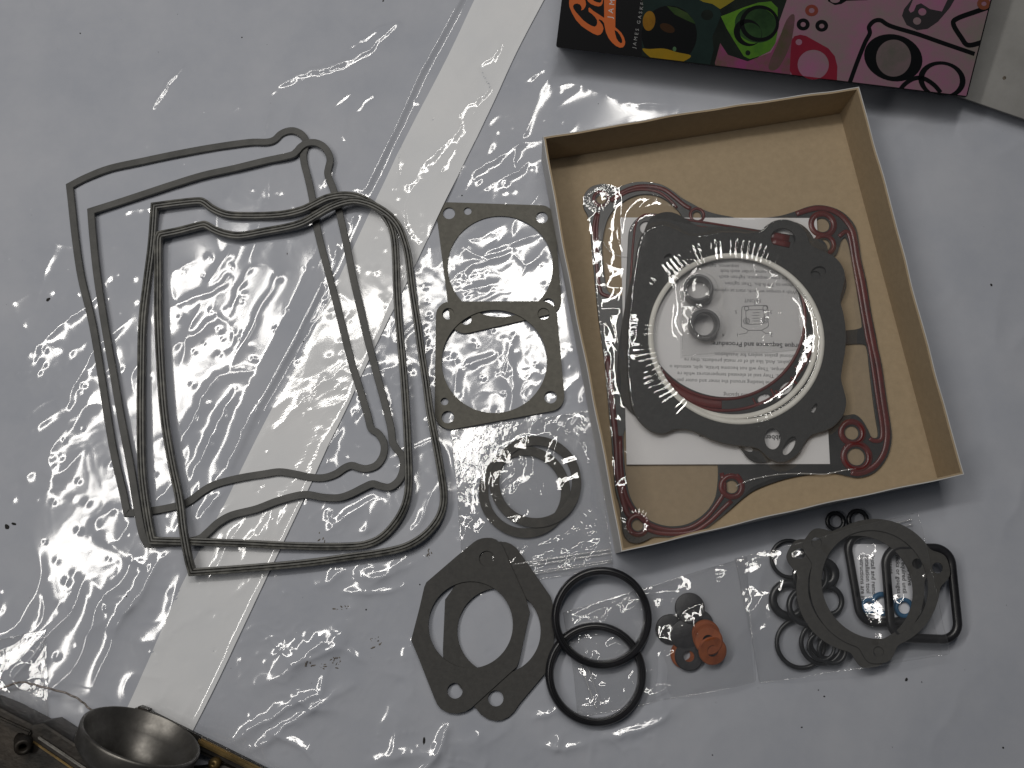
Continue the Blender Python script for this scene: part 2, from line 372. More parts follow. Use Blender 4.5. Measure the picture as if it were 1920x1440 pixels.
# ================================================================== table and the wrinkled white plastic sheet
tb = link('table', box_mesh('table', (0.05, 0.1, -.022), (2.4, 1.9, .036)), M['table']); tag(tb, 'grey work table under the plastic sheet', 'table', kind='structure')

def lines(px): return [tuple(P(x, y)[:2]) for x, y in px]
CREST = lines([(872, -20), (862, 0), (786, 138), (748, 224), (712, 300), (681, 362), (640, 450), (590, 560), (545, 650), (504, 725), (481, 765), (452, 830), (424, 890), (390, 960), (352, 1060)])
# creases measured from the photograph: (points, height mm, half width mm)
CREASES = [
    ([(600, 135), (640, 118), (690, 95), (715, 65), (742, 45)], .75, 3.2), ([(645, 92), (680, 72), (715, 52), (745, 42)], .5, 2.4),
    ([(286, 200), (300, 178), (322, 145), (345, 118)], .6, 2.0), ([(500, 190), (520, 160), (560, 140), (640, 118)], .7, 3.0), ([(488, 255), (496, 230), (505, 205)], .6, 3.5),
    ([(62, 0), (68, 18)], .5, 2.2), ([(620, 200), (640, 185), (660, 172)], .45, 2.0), ([(668, 205), (682, 190), (696, 175)], .45, 2.0),
    ([(890, 125), (905, 140), (918, 165), (905, 180), (880, 195), (862, 215)], .55, 2.2), ([(940, 80), (925, 105), (900, 122)], .4, 2.5), ([(862, 215), (860, 245), (830, 275), (800, 300), (770, 345)], .7, 3.5),
    ([(850, 278), (838, 305), (818, 325), (812, 375)], .6, 3.0), ([(1018, 130), (1000, 140), (980, 155)], .55, 3.5), ([(1010, 262), (985, 268), (960, 275), (935, 295), (890, 320), (872, 350)], .6, 2.6), ([(1018, 298), (990, 305), (965, 325), (930, 340), (900, 355)], .6, 2.6),
    ([(225, 400), (245, 392), (290, 388)], .5, 3.0), ([(60, 470), (100, 455), (135, 462)], .6, 3.5), ([(395, 525), (420, 490), (440, 455)], .6, 3.2), ([(320, 575), (360, 560), (400, 545), (430, 520)], .6, 3.0), ([(430, 590), (445, 545), (470, 500)], .5, 2.4),
    ([(320, 650), (360, 630), (400, 602)], .7, 3.5), ([(338, 828), (360, 790), (385, 735), (410, 705), (470, 695)], .9, 3.5), ([(358, 895), (385, 845), (410, 790), (440, 735)], .9, 4.2), ([(425, 870), (455, 810), (480, 750)], .8, 3.2), ([(372, 972), (400, 940), (430, 905)], .8, 3.5),
    ([(40, 640), (90, 650), (130, 660), (165, 640)], .8, 5.0), ([(60, 800), (110, 770), (140, 750)], .7, 4.0), ([(400, 1075), (425, 1030), (450, 985)], .7, 3.4), ([(455, 1050), (480, 1015), (510, 965)], .8, 5.0), ([(520, 1000), (535, 960), (560, 930)], .7, 3.4), ([(585, 895), (605, 850), (640, 800)], .7, 3.5),
    ([(215, 1180), (235, 1150), (262, 1110), (278, 1060)], .7, 2.6), ([(240, 1050), (262, 1055), (280, 1062)], .5, 3.0), ([(520, 800), (560, 760), (600, 720), (640, 690)], .7, 3.4), ([(560, 640), (600, 580), (630, 520)], .6, 2.6),
    ([(660, 1075), (700, 1085), (740, 1075), (770, 1058)], .7, 2.8), ([(640, 1110), (690, 1112), (730, 1108), (755, 1098)], .6, 2.6), ([(590, 1100), (620, 1090), (650, 1060)], .8, 4.5), ([(660, 1285), (620, 1310), (570, 1340), (540, 1360), (470, 1410)], .85, 3.6), ([(610, 1260), (600, 1300), (550, 1320), (500, 1350), (440, 1390)], .85, 3.8), ([(615, 1220), (640, 1215), (680, 1240)], .5, 2.5),
    ([(700, 1430), (760, 1415), (830, 1412)], .9, 6.0), ([(760, 1210), (765, 1240)], .6, 4.0), ([(1000, 1345), (1030, 1340), (1060, 1325)], .45, 2.2), ([(1125, 1385), (1180, 1375), (1235, 1355), (1255, 1335)], .6, 2.8), ([(1020, 1400), (1060, 1405), (1100, 1395)], .6, 3.0), ([(880, 1400), (905, 1375)], .5, 4.0),
    ([(840, 470), (850, 440), (880, 425), (930, 420)], .7, 3.0), ([(900, 480), (925, 465), (960, 455), (1010, 440)], .65, 2.6), ([(850, 520), (880, 500), (920, 485), (955, 475)], .6, 2.6), ([(960, 470), (985, 495), (1020, 480)], .5, 2.4), ([(870, 545), (900, 540), (930, 530)], .6, 2.6), ([(945, 640), (955, 670), (965, 730)], .7, 4.0), ([(870, 690), (900, 675), (930, 665)], .55, 2.4), ([(850, 660), (855, 700), (850, 740)], .6, 3.6),
    ([(1040, 160), (1080, 155), (1110, 165)], .4, 3.5), ([(1170, 190), (1200, 195), (1260, 195)], .4, 2.5), ([(800, 640), (795, 690), (800, 740)], .6, 3.0), ([(720, 560), (735, 600), (730, 650)], .6, 3.0), ([(700, 700), (720, 740), (728, 790)], .6, 3.0), ([(660, 790), (670, 770), (680, 740)], .6, 3.0),
    ([(1270, 1040), (1310, 1042), (1390, 1060)], .4, 2.0), ([(1050, 1380), (1040, 1410)], .5, 3.0), ([(120, 820), (150, 780), (172, 735)], .9, 7.0), ([(30, 900), (70, 880), (110, 900)], .7, 6.0), ([(180, 1000), (215, 1020), (245, 1040)], .7, 5.0), ([(600, 430), (575, 400), (555, 385)], .4, 2.2), ([(605, 350), (615, 320), (612, 300)], .6, 2.8), ([(500, 430), (540, 420), (570, 418)], .5, 3.2), ([(530, 510), (518, 525)], .5, 3.5)]
BLOBS = [(80, 800, 130, .95), (300, 560, 150, .28), (430, 800, 140, .36), (700, 650, 120, .5), (900, 480, 110, 1.3), (640, 200, 110, .35), (760, 320, 80, .6), (960, 300, 80, .75), (700, 920, 110, .95), (600, 1090, 110, .95), (600, 1230, 110, .85), (520, 1340, 80, .8), (770, 1420, 90, 1.0), (1000, 1390, 130, .65), (930, 690, 90, 1.1), (1090, 780, 50, .6), (230, 1060, 80, .8), (20, 1260, 70, .9), (70, 560, 90, .45), (1200, 1370, 90, .5)]
def wrinkle(X, Y):
    """height of the crinkled film in metres"""
    px, py = to_px(X, Y)
    D = np.full(X.shape, .25)
    steep = 1 + np.clip((py - 820) / 330, 0, 1.6) + np.clip((470 - py) / 330, 0, 1.3)      # folds steepened above and below so they catch the tube lights
    for bx, by, s, w in BLOBS: D = D + w * np.exp(-((px - bx) ** 2 + (py - by) ** 2) / (2 * s * s))
    right = 1 / (1 + np.exp((px - 1330) / 60)); D = D * (.12 + .88 * right); D = np.clip(D, 0, 1.25)
    c, s = math.cos(1.12), math.sin(1.12)          # wrinkles run along the overlap
    U, V = X * c + Y * s, -X * s + Y * c
    wx, wy = perlin(X * 40 + 3, Y * 40) * .007, perlin(X * 40, Y * 40 + 9) * .007
    clump = np.clip(perlin(X * 17 + 8, Y * 17 + 2) * 2.6 + .22, 0, 1) * np.minimum(D, 1.15)
    clump2 = np.clip(perlin(X * 22 + 1, Y * 22 + 40) * 2.6 + .20, 0, 1) * np.minimum(D, 1.15)
    fine = np.clip(D - .55, 0, 1)
    h = .0010 * perlin(U * 8 + 1.3, V * 13 + 4.1) * (.4 + .6 * right)
    h = h + .00022 * perlin(U * 14, V * 26 + 7) * (.3 + .7 * np.minimum(D, 1)) + .00034 * perlin(X * 24 + 3, Y * 24 + 5) * np.minimum(D, 1)
    a = np.abs(perlin((U + wx) * 10 + 5, (V + wy) * 33 + 2)); b = np.abs(perlin((X + wy) * 30, (Y - wx) * 30 + 31))
    h = h + steep * .00095 * clump * np.exp(-(a / .12) ** 1.25) + steep * .00050 * clump2 * np.exp(-(b / .11) ** 1.25)
    cr = np.abs(perlin((X + wx * 1.5) * 95 + 11, (Y + wy * 1.5) * 95)); h = h + steep * .00012 * (clump * clump2 + .5 * fine) * np.exp(-(cr / .12) ** 1.3)
    h = h + .00005 * fine * perlin(X * 190, Y * 190 + 3)
    h = h + .0008 * (1 - right) * np.exp(-(np.abs(perlin(U * 11 + 2 + wx * 20, V * 19 + wy * 20)) / .12) ** 1.5) * np.clip(perlin(X * 9, Y * 9 + 5) * 2 + .5, 0, 1)
    for pts, hh, ww in CREASES:
        w = lines(pts); ww = ww * .001
        x0, x1 = min(q[0] for q in w) - 4 * ww, max(q[0] for q in w) + 4 * ww; y0, y1 = min(q[1] for q in w) - 4 * ww, max(q[1] for q in w) + 4 * ww
        m = (X > x0) & (X < x1) & (Y > y0) & (Y < y1)
        if not m.any(): continue
        xs, ys = X[m], Y[m]; jx = perlin(xs * 150, ys * 150) * .0012
        d, sd, par = seg_dist(xs + jx, ys - jx, w)
        prof = np.exp(-np.abs(d / ww) ** 1.5 * 1.4) * np.sin(np.pi * np.clip(par * .9 + .05, 0, 1)) ** .5
        h[m] = np.maximum(h[m], h[m] + 1.05 * hh * .001 * prof * (.8 + .5 * perlin(xs * 90, ys * 90)) * (1 + .9 * (steep[m] - 1)))
    d, sd, par = seg_dist(X, Y, CREST)
    s_ = d * sd   # left of the overlap positive
    fold = np.where(s_ < 0, np.clip(1 + s_ / .0125, 0, 1) ** 1.3, np.exp(-(s_ / .0026) ** 2)) * (d < .03)
    fade = np.clip((1 - par) * 3, 0, 1)
    h = h + .0020 * fold * fade
    return h, right
DIM = []
for i in range(850):
    bx, by, s, w = BLOBS[rng.integers(len(BLOBS))] if rng.random() < .75 else (600, 600, 420, 1)
    x, y = rng.normal(bx, s * 1.1), rng.normal(by, s * 1.1)
    if x > 1300: continue
    p = P(x, y); DIM.append((p.x, p.y, rng.uniform(.0009, .0030), rng.uniform(.00008, .00032) * (1 if rng.random() < .7 else -1)))
def dimples(xs, ys, h):
    for x, y, r, a in DIM:
        i0, i1 = np.searchsorted(xs, [x - 2.5 * r, x + 2.5 * r]); j0, j1 = np.searchsorted(ys, [y - 2.5 * r, y + 2.5 * r])
        if i1 <= i0 or j1 <= j0: continue
        gx, gy = np.meshgrid(xs[i0:i1], ys[j0:j1]); q = ((gx - x) ** 2 + (gy - y) ** 2) / (r * r)
        h[j0:j1, i0:i1] += a * np.exp(-q * 1.5)
XA = np.concatenate([np.linspace(-1.0, -.345, 30)[:-1], np.arange(-.345, .465, .0009), np.linspace(.465, 1.1, 30)[1:]])
YA = np.concatenate([np.linspace(-.7, -.175, 25)[:-1], np.arange(-.175, .405, .0009), np.linspace(.405, .95, 25)[1:]])
GX, GY = np.meshgrid(XA, YA)
GH, RIGHT = wrinkle(GX, GY); dimples(XA, YA, GH)
edge = np.clip(np.minimum.reduce([GX + .345, .465 - GX, GY + .175, .405 - GY]) / .05 + 1, 0, 1); GH *= edge
SHEET_Z = -.0008
mask = np.zeros(GX.shape)
for x, y, r in STAMPS:
    i0, i1 = np.searchsorted(XA, [x - 2 * r, x + 2 * r]); j0, j1 = np.searchsorted(YA, [y - 2 * r, y + 2 * r])
    if i1 <= i0 or j1 <= j0: continue
    gx, gy = np.meshgrid(XA[i0:i1], YA[j0:j1]); q = np.hypot(gx - x, gy - y) / r
    mask[j0:j1, i0:i1] = np.maximum(mask[j0:j1, i0:i1], np.clip(2 - q, 0, 1))
mask = mask * mask * (3 - 2 * mask)
SH = SHEET_Z + GH
SH = SH * (1 - mask) + np.minimum(SH, -.00012 + .15 * (SH - 0)) * mask
SH = np.maximum(SH, -.0035)
sheet = link('plastic_sheet', grid_mesh('plastic_sheet', GX, GY, SH), M['sheet'], smooth=True)
tag(sheet, 'glossy wrinkled white plastic sheet covering the table', 'plastic sheet', kind='structure')
def sheet_z(x, y):
    i = int(np.clip(np.searchsorted(XA, x), 0, len(XA) - 1)); j = int(np.clip(np.searchsorted(YA, y), 0, len(YA) - 1)); return float(SH[j, i])
def sheet_zs(X, Y):
    i = np.clip(np.searchsorted(XA, X), 0, len(XA) - 1); j = np.clip(np.searchsorted(YA, Y), 0, len(YA) - 1); return SH[j, i]

# the overlapping second layer of the sheet: a whiter strip with a free right edge
L_px = [(915, -55), (889, 0), (837, 109), (769, 240), (704, 375), (626, 540), (548, 700), (504, 776), (454, 875), (422, 942), (347, 1083), (283, 1227), (240, 1323), (180, 1450)]
R_px = [(1048, -55), (1020, 0), (970, 96), (912, 221), (837, 375), (770, 516), (693, 672), (655, 755), (614, 841), (570, 936), (504, 1074), (413, 1267), (363, 1368), (325, 1450)]
Lw = np.array(cr_open(lines(L_px), 44)); Rw = np.array(cr_open(lines(R_px), 44)); nt_ = 64
tt = np.linspace(0, 1, nt_)[None, :]
SX = Lw[:, :1] * (1 - tt) + Rw[:, :1] * tt; SY = Lw[:, 1:] * (1 - tt) + Rw[:, 1:] * tt
sz = sheet_zs(SX, SY) + .00010 + .00006 * np.clip(tt * 12, 0, 1) + .0009 * np.clip((tt - .9) / .1, 0, 1) ** 2
q = P(838, 398); bump_ = .0019 * np.exp(-((SX - q.x) ** 2 + (SY - q.y) ** 2) / (2 * .014 ** 2))
sz = np.maximum(sz, np.where(bump_ > .0004, sz * .3 + bump_, -1))
# gaskets lie across the strip and press it flat
strip = link('overlap_strip', grid_mesh('overlap_strip', SX, SY, sz), M['strip'], sheet, smooth=True)
strip['label'] = 'whiter diagonal double-layer strip with a dark free edge'

# ================================================================== tray box of brown chipboard
tc_ = sum(tray, Vector()) / 4; tc_.z = 0
trayo = empty('box_tray', tc_, 'open brown chipboard box tray holding the shrink-wrapped gaskets', 'box')
def quad_prism(name, a, b, c, d, z0, z1_):
    pts = [a, b, c, d]; v = [(p[0], p[1], z0) for p in pts] + [(p[0], p[1], z1_) for p in pts]
    return pydata(name, v, [(3, 2, 1, 0), (4, 5, 6, 7), (0, 1, 5, 4), (1, 2, 6, 5), (2, 3, 7, 6), (3, 0, 4, 7)])
tp = [np.array(p[:2]) for p in tray]
def inset(poly, d):
    out = []
    for i in range(4):
        p, a, b = poly[i], poly[i - 1], poly[(i + 1) % 4]
        u, v = (a - p) / np.linalg.norm(a - p), (b - p) / np.linalg.norm(b - p); s = abs(u[0] * v[1] - u[1] * v[0])
        out.append(p + (u + v) * d / s)
    return out
ti = inset(tp, .0011); tw = inset(tp, .0014); tm = inset(tp, .0005)
link('tray_floor', quad_prism('tray_floor', *ti, .0003, .0014), M['board'], trayo)
names = ['wall'] * 4
def wavy_wall(name, a, b, c, d, z0, z1_, seed, mat, n=60):
    """cardboard panel a-b (outer) d-c (inner), rim slightly uneven"""
    v, f = [], []
    for i in range(n + 1):
        t = i / n; o_ = a + (b - a) * t; in_ = d + (c - d) * t
        w = math.sin(t * math.pi); nb = (o_ - in_) / np.linalg.norm(o_ - in_)
        bow = nb * (.0012 * w * math.sin(seed + 2.2 * t) + .0002 * math.sin(seed * 3 + 31 * t)); zt_ = z1_ + .00022 * math.sin(seed + 17 * t) + .00012 * math.sin(53 * t + seed)
        v += [(*(o_), z0), (*(in_), z0), (*(in_ + bow), zt_), (*(o_ + bow), zt_)]
    for i in range(n):
        p, q2 = i * 4, i * 4 + 4
        for j in range(4): f.append((p + j, p + (j + 1) % 4, q2 + (j + 1) % 4, q2 + j))
    f += [(3, 2, 1, 0), (n * 4, n * 4 + 1, n * 4 + 2, n * 4 + 3)]
    return pydata(name, v, f)
for k in range(4):
    k2 = (k + 1) % 4
    w_ = link('wall', wavy_wall('wall', tm[k], tm[k2], tw[k2], tw[k], .0014, TRAY_H, k * 1.7 + .4, None), M['board'], trayo)
    link('outer_wrap', wavy_wall('outer_wrap', tp[k], tp[k2], tm[k2] * .98 + tp[k2] * .02, tm[k] * .98 + tp[k] * .02, .0002, TRAY_H + .0002, k * 1.7 + .4, None), M['board_white'], w_)
for o in trayo.children:
    if o.name.startswith('wall'): o['label'] = 'brown chipboard side wall wrapped in white paper outside'

# ================================================================== four rocker cover gaskets on the left
def drape(path, lowers, base, reach=.045):
    p = np.array(path); z = np.full(len(p), base)
    for lp, ltop in lowers:
        l = np.array(lp); d = np.hypot(p[:, None, 0] - l[None, :, 0], p[:, None, 1] - l[None, :, 1])
        f = np.clip(1 - (d - .005) / reach, 0, 1); f = f * f * (3 - 2 * f)
        z = np.maximum(z, (base + (np.array(ltop)[None, :] + .0001 - base) * f).max(1))
    for _ in range(3): z = np.maximum(z, (np.roll(z, 1) + np.roll(z, -1) + z) / 3)
    return z
TF, TR_ = .0016, .0034
flat_prof = [(-.00205, 0), (-.00205, TF - .0002), (-.00185, TF), (.00185, TF), (.00205, TF - .0002), (.00205, 0)]
rib_prof = [(-.0021, 0), (-.0021, .0030), (-.0019, .0033), (-.0012, .0034), (-.0009, .0031), (-.00075, .0024), (-.0006, .0031), (-.0004, .0034), (.0004, .0034), (.0006, .0031), (.00075, .0024), (.0009, .0031), (.0012, .0034), (.0019, .0033), (.0021, .0030), (.0021, 0)]
zA = drape(Aw, [], .0002); zB = drape(Bw, [(Aw, zA + TF)], .0002)
zC = drape(Cw, [(Aw, zA + TF), (Bw, zB + TF)], .0002, .03); zD = drape(Dw, [(Aw, zA + TF), (Bw, zB + TF), (Cw, zC + TR_ * .9)], .0002, .03)
G_R = 'rocker cover gaskets spread on the sheet'
for nm, w, zz, pr, mt, lab in (
    ('rocker_cover_gasket', Aw, zA, flat_prof, 'gasket_flat', 'flat dark grey rubber rocker gasket with the leftmost corner, lowest of its pile'),
    ('rocker_cover_gasket', Bw, zB, flat_prof, 'gasket_flat', 'flat dark grey rocker gasket just inside the leftmost one'),
    ('rocker_cover_gasket', Cw, zC, rib_prof, 'gasket_rib', 'ribbed black rubber rocker gasket whose lower right corner lies further in'),
    ('rocker_cover_gasket', Dw, zD, rib_prof, 'gasket_rib', 'ribbed black rubber rocker gasket reaching lowest and furthest right, topmost of its pile')):
    o = link(nm, sweep_mesh(nm, [(x, y, z) for (x, y), z in zip(w, zz)], pr), M[mt])
    autosmooth(o, 40); recenter(o, centroid(w)); tag(o, lab, 'gasket', G_R)

# ================================================================== fibre gaskets in the middle
def plate(name, outer, holes, z, t, mat, label, cat, group=None, tilt=None):   # origin at the plate's base
    me = plate_mesh(name, outer, holes, z, t)
    c = centroid(outer)
    o = link(name, me, mat); recenter(o, (c.x, c.y, z))
    if tilt: o.rotation_euler = tilt
    return tag(o, label, cat, group)
plate('cylinder_base_gasket', E1_out, E1_holes, .0002, .0009, M['fiber'], 'square olive grey fibre gasket with large round opening, upper one tucked under the white strip', 'gasket', 'cylinder base gaskets')
plate('cylinder_base_gasket', E2_out, E2_holes, .0013, .0009, M['fiber'], 'square olive grey fibre gasket with large round opening, lower one lying over its twin', 'gasket', 'cylinder base gaskets')
plate('carburettor_gasket', F2_out, F2_holes, .0011, .0009, M['fiber_dark'], 'charcoal lozenge shaped fibre gasket underneath, on the right, beside the black rings', 'gasket', 'lozenge gaskets')
plate('carburettor_gasket', F1_out, F1_holes, .0021, .0009, M['fiber_dark'], 'charcoal lozenge shaped fibre gasket on top, on the left', 'gasket', 'lozenge gaskets')

# ================================================================== two black rubber seal rings
_, RG = crad(*z8([(462, 566)])[0], 94.5, .004)
seal_prof = [(RG, .0012), (RG + .0001, .0030), (RG - .0004, .0048), (RG - .0012, .0058), (RG - .0020, .0058), (RG - .0024, .0050), (RG - .0029, .0050), (RG - .0033, .0057), (RG - .0040, .0056), (RG - .0043, .0046), (RG - .0043, .0010), (RG - .0038, .0001), (RG - .0008, .0001)]
me_seal = lathe_mesh('seal_ring', seal_prof, 128)
for i, (c, z, tx, lab) in enumerate((((422, 950), .0010, 0.0, 'thick black rubber seal ring underneath, nearest the bottom edge'), ((462, 566), .0040, .062, 'thick black rubber seal ring on top, resting on the other ring'))):
    p = P(*z8([c])[0], z + .004)
    o = link('seal_ring', me_seal, M['rubber']); o.location = (p.x, p.y, z); o.rotation_euler = (tx, 0, 0)
    autosmooth(o, 60) if i == 0 else None
    tag(o, lab, 'seal ring', 'black rubber intake seal rings')

# ================================================================== clear zip bags
def film_pair(bag, quad_px, bumps, seed, nx=110, ny=110, amp=.0006, zips=(), zmin=.0004, mats=('film', 'film'), ridges=()):
    q = [np.array(P(x, y)[:2]) for x, y in quad_px]
    u = np.linspace(0, 1, nx)[None, :]; v = np.linspace(0, 1, ny)[:, None]
    wob = lambda a, b: .0007 * np.sin(a * 9 + seed) * b
    X = (q[0][0] * (1 - u) + q[1][0] * u) * (1 - v) + (q[3][0] * (1 - u) + q[2][0] * u) * v
    Y = (q[0][1] * (1 - u) + q[1][1] * u) * (1 - v) + (q[3][1] * (1 - u) + q[2][1] * u) * v
    X = X + .0012 * perlin(X * 30 + seed, Y * 30); Y = Y + .0012 * perlin(X * 30, Y * 30 + seed)
    e = np.clip(np.minimum.reduce([u + 0 * v, 1 - u + 0 * v, v + 0 * u, 1 - v + 0 * u]) * 14, 0, 1)
    n1 = perlin(X * 28 + seed, Y * 28); n2 = np.abs(perlin(X * 60 + n1 * .7, Y * 60 + seed)); n3 = np.abs(perlin(X * 120 + seed + n1, Y * 120))
    z = zmin + e * (.0009 * (n1 + .4) + amp * 3.2 * np.clip(.33 - n2, 0, 1) * 2 + amp * 1.3 * np.clip(.3 - n3, 0, 1) * 2 + .00020 * perlin(X * 210, Y * 210))
    z = np.maximum(z, zmin * .6)
    for pts, hh, ww in ridges:
        d, sd, par = seg_dist(X, Y, lines(pts)); z = z + hh * .001 * np.exp(-(d / (ww * .001)) ** 2) * np.sin(np.pi * np.clip(par, .03, .97)) ** .4
    for bx, by, r, hgt in bumps:       # contents push the film up
        d = np.hypot(X - bx, Y - by); f = np.clip(1 - (d - r) / (hgt * 3 + .004), 0, 1); f = f * f * (3 - 2 * f)
        z = np.maximum(z, hgt * f + .0004 * (n1 + .6) + .0008 * np.clip(.25 - n2, 0, 1) * 2 + .00010 * np.clip(.25 - n3, 0, 1) * 2)
    zb = np.full(X.shape, .00005)
    link('front_film', grid_mesh('front_film', X, Y, z), M[mats[0]], bag, True)
    link('back_film', grid_mesh('back_film', X, Y, zb), M[mats[1]], bag, True)
    rim = lambda A: [A[0, ::4], A[::4, -1], A[-1, ::4], A[::4, 0]]
    for ex_, ey_, ez_ in zip(rim(X), rim(Y), rim(z)):      # welded edges of the bag
        link('edge_seam', sweep_mesh('edge_seam', list(zip(ex_, ey_, ez_ - .0001)), round_prof(.00045, .00025, 6), False), M['film'], bag, True)
    for a, b, w in zips:
        pa, pb = P(*a), P(*b)
        pts = [pa + (pb - pa) * t for t in np.linspace(0, 1, 30)]
        zz = .0011
        link('zip_ridge', sweep_mesh('zip_ridge', [(p.x + .0002 * math.sin(9 * i), p.y, zz + .0002 * math.sin(i * .7)) for i, p in enumerate(pts)], round_prof(w, w * .8, 8), False), M['zip'], bag, True)
    return bag
zr = Zm(800, 780, 4.8)
def ring_plate(name, c_px, R, r, z, t, mat, label, cat, group):
    c, RR = crad(*c_px, R, z); _, rr = crad(*c_px, r, z)
    a = np.linspace(0, 2 * np.pi, 96, endpoint=False)
    o = plate(name, [(c.x + RR * math.cos(k) * (1 + .006 * math.sin(3 * k + R)), c.y + RR * math.sin(k) * (1 - .006 * math.sin(2 * k))) for k in a], [[(c.x + rr * math.cos(k), c.y + rr * math.sin(k)) for k in a]], z, t, mat, label, cat, group)
    return o, (c.x, c.y, RR)
b1 = empty('zip_bag', P(1000, 930), 'small clear zip bag holding two thin round gaskets', 'plastic bag', 'clear zip bags')
_, rP = ring_plate('ring_gasket', zr([(980, 590)])[0], 85.5, 68.5, .0017, .0009, M['fiber_brown'], 'thin dark round gasket in the small bag, upper right of the pair, on top', 'gasket', 'round gaskets in the small bag')
_, rQ = ring_plate('ring_gasket', zr([(882, 682)])[0], 85.5, 68.5, .0006, .0009, M['fiber_brown'], 'thin dark round gasket in the small bag, lower left of the pair, underneath', 'gasket', 'round gaskets in the small bag')
film_pair(b1, [(846, 806), (1112, 770), (1148, 1064), (874, 1108)], [(*rP[:2], rP[2], .0031), (*rQ[:2], rQ[2], .0022)], 3.1, 190, 200, .0007, [((878, 1072), (1143, 1030), .0011), ((879, 1079), (1144, 1037), .0009), ((881, 1090), (1146, 1050), .0007), ((882, 1094), (1146, 1054), .0006)],
          ridges=[([(855, 884), (890, 850), (918, 812)], .8, 1.1), ([(905, 845), (930, 825), (942, 800)], .8, 1.2), ([(1080, 965), (1115, 972), (1132, 985)], .9, 1.3), ([(985, 1030), (1055, 1013), (1065, 1000), (1130, 985)], .9, 1.2), ([(950, 796), (1010, 795), (1040, 788)], .6, 1.2), ([(1000, 1050), (1080, 1035), (1140, 1025)], .8, 1.4)])

zd = Zm(1220, 1090, 8.0)
b2 = empty('zip_bag', P(1240, 1200), 'long clear zip bag holding copper washers and black discs', 'plastic bag', 'clear zip bags')
def disc_mesh(name, r, hole, t, dome=0.0):
    if hole: prof = [(hole, 0), (hole, t), (hole + .0004, t + dome), (r - .0006, t + dome * .3), (r, t * .6), (r, 0)]
    else: prof = [(.00001, 0), (.00001, t + dome), (r * .5, t + dome * .8), (r * .85, t + dome * .3), (r - .0003, t), (r, t * .6), (r, 0)]
    return lathe_mesh(name, prof, 48)
_, RD = crad(1300, 1180, 28.5)
me_disc = disc_mesh('rubber_disc', RD, 0, .0012, .0006); me_cop = disc_mesh('copper_washer', RD * .93, RD * .38, .0013); me_bw = disc_mesh('black_washer', RD * .94, RD * .36, .0012)
bumps2 = []
def put(me, name, mat, xy, z, lab, cat, group, tilt=(0, 0, 0), hgt=None):
    p = P(*xy, z + .001); o = link(name, me, mat); o.location = (p.x, p.y, z); o.rotation_euler = tilt
    autosmooth(o, 16); tag(o, lab, cat, group); return p
GD, GC = 'black discs in the long bag', 'copper washers in the long bag'
for c, z, lab, tl in (((300, 720), .0005, 'matt black rubber disc at the left of the heap', (.02, .03, 0)), ((720, 650), .0006, 'black rubber disc peeking out above the copper washers', (0, -.02, 0)), ((520, 800), .0021, 'black rubber disc in the middle of the heap', (.03, 0, 0)), ((590, 400), .0036, 'shiny black disc at the top of the heap under a bright reflection', (-.06, .03, 0))):
    p = put(me_disc, 'rubber_disc', M['disc'], zd([c])[0], z, lab, 'disc', GD, tl); bumps2.append((p.x, p.y, RD, z + .0022))
for c, z, lab, tl in (((510, 1095), .0008, 'copper washer showing as a sliver below the black washer', (0, 0, 0)), ((830, 790), .0040, 'copper washer uppermost in the photo, bottom of the leaning copper stack', (.04, -.16, 0)), ((846, 838), .0054, 'second copper washer up the leaning copper stack', (.14, -.06, 0)), ((872, 888), .0068, 'third copper washer up the leaning copper stack', (.06, -.17, 0)), ((930, 1040), .0072, 'copper washer on top of the leaning stack, nearest the bag edge', (.17, .05, 0))):
    p = put(me_cop, 'copper_washer', M['copper'], zd([c])[0], z, lab, 'washer', GC, tl); bumps2.append((p.x, p.y, RD, z + .0018))
p = put(me_bw, 'black_washer', M['disc'], zd([(575, 1125)])[0], .0020, 'black washer with copper showing through its hole', 'washer', None); bumps2.append((p.x, p.y, RD, .0034))
film_pair(b2, [(1058, 1148), (1398, 1044), (1412, 1276), (1086, 1346)], bumps2, 8.3, 230, 170, .0008, [((1082, 1230), (1118, 1328), .0008), ((1094, 1226), (1126, 1322), .0006)],
          ridges=[([(1064, 1146), (1130, 1120), (1205, 1098)], .8, 1.2), ([(1215, 1098), (1232, 1125), (1240, 1150), (1230, 1170)], 1.0, 1.8), ([(1255, 1112), (1285, 1098), (1310, 1095)], 1.0, 1.6), ([(1215, 1300), (1260, 1285), (1330, 1262), (1370, 1240)], .9, 1.6), ([(1240, 1270), (1262, 1258), (1290, 1250)], .8, 1.4), ([(1305, 1280), (1318, 1265), (1345, 1262), (1350, 1248)], .9, 1.4), ([(1270, 1072), (1310, 1055)], .6, 1.2)])

# ------------------------------------------------------------------ bag with o-rings, tri-lobed gaskets and note
z9 = Zm(1400, 940, 4.0)
b3 = empty('zip_bag', P(1590, 1130), 'clear zip bag crowded with o-rings, three-eared gaskets and a printed note', 'plastic bag', 'clear zip bags')
bumps3 = []
def torus_mesh(name, R, w, h=None, n=56):
    h = h or w
    return lathe_mesh(name, [(R + w / 2 * math.cos(a), h / 2 + h / 2 * math.sin(a)) for a in np.linspace(0, 2 * math.pi, 12, endpoint=False)], n)
def oring(c, Rpx, wpx, z, lab, mat='oring', h=None, tilt=(0, 0, 0), name='o_ring', group='o-rings in the crowded bag'):
    p, R = crad(*z9([c])[0], Rpx / 4.0, z + .001); w = wpx / 4.0 * .0003
    o = link(name, torus_mesh(name, R - w / 2, w, h), M[mat], None, True); o.location = (p.x, p.y, z); o.rotation_euler = tilt
    tag(o, lab, 'o-ring', group); bumps3.append((p.x, p.y, R, z + (h or w) + .0006)); return o
oring((322, 432), 152, 30, .0006, 'black o-ring at the upper left of the crowded bag')
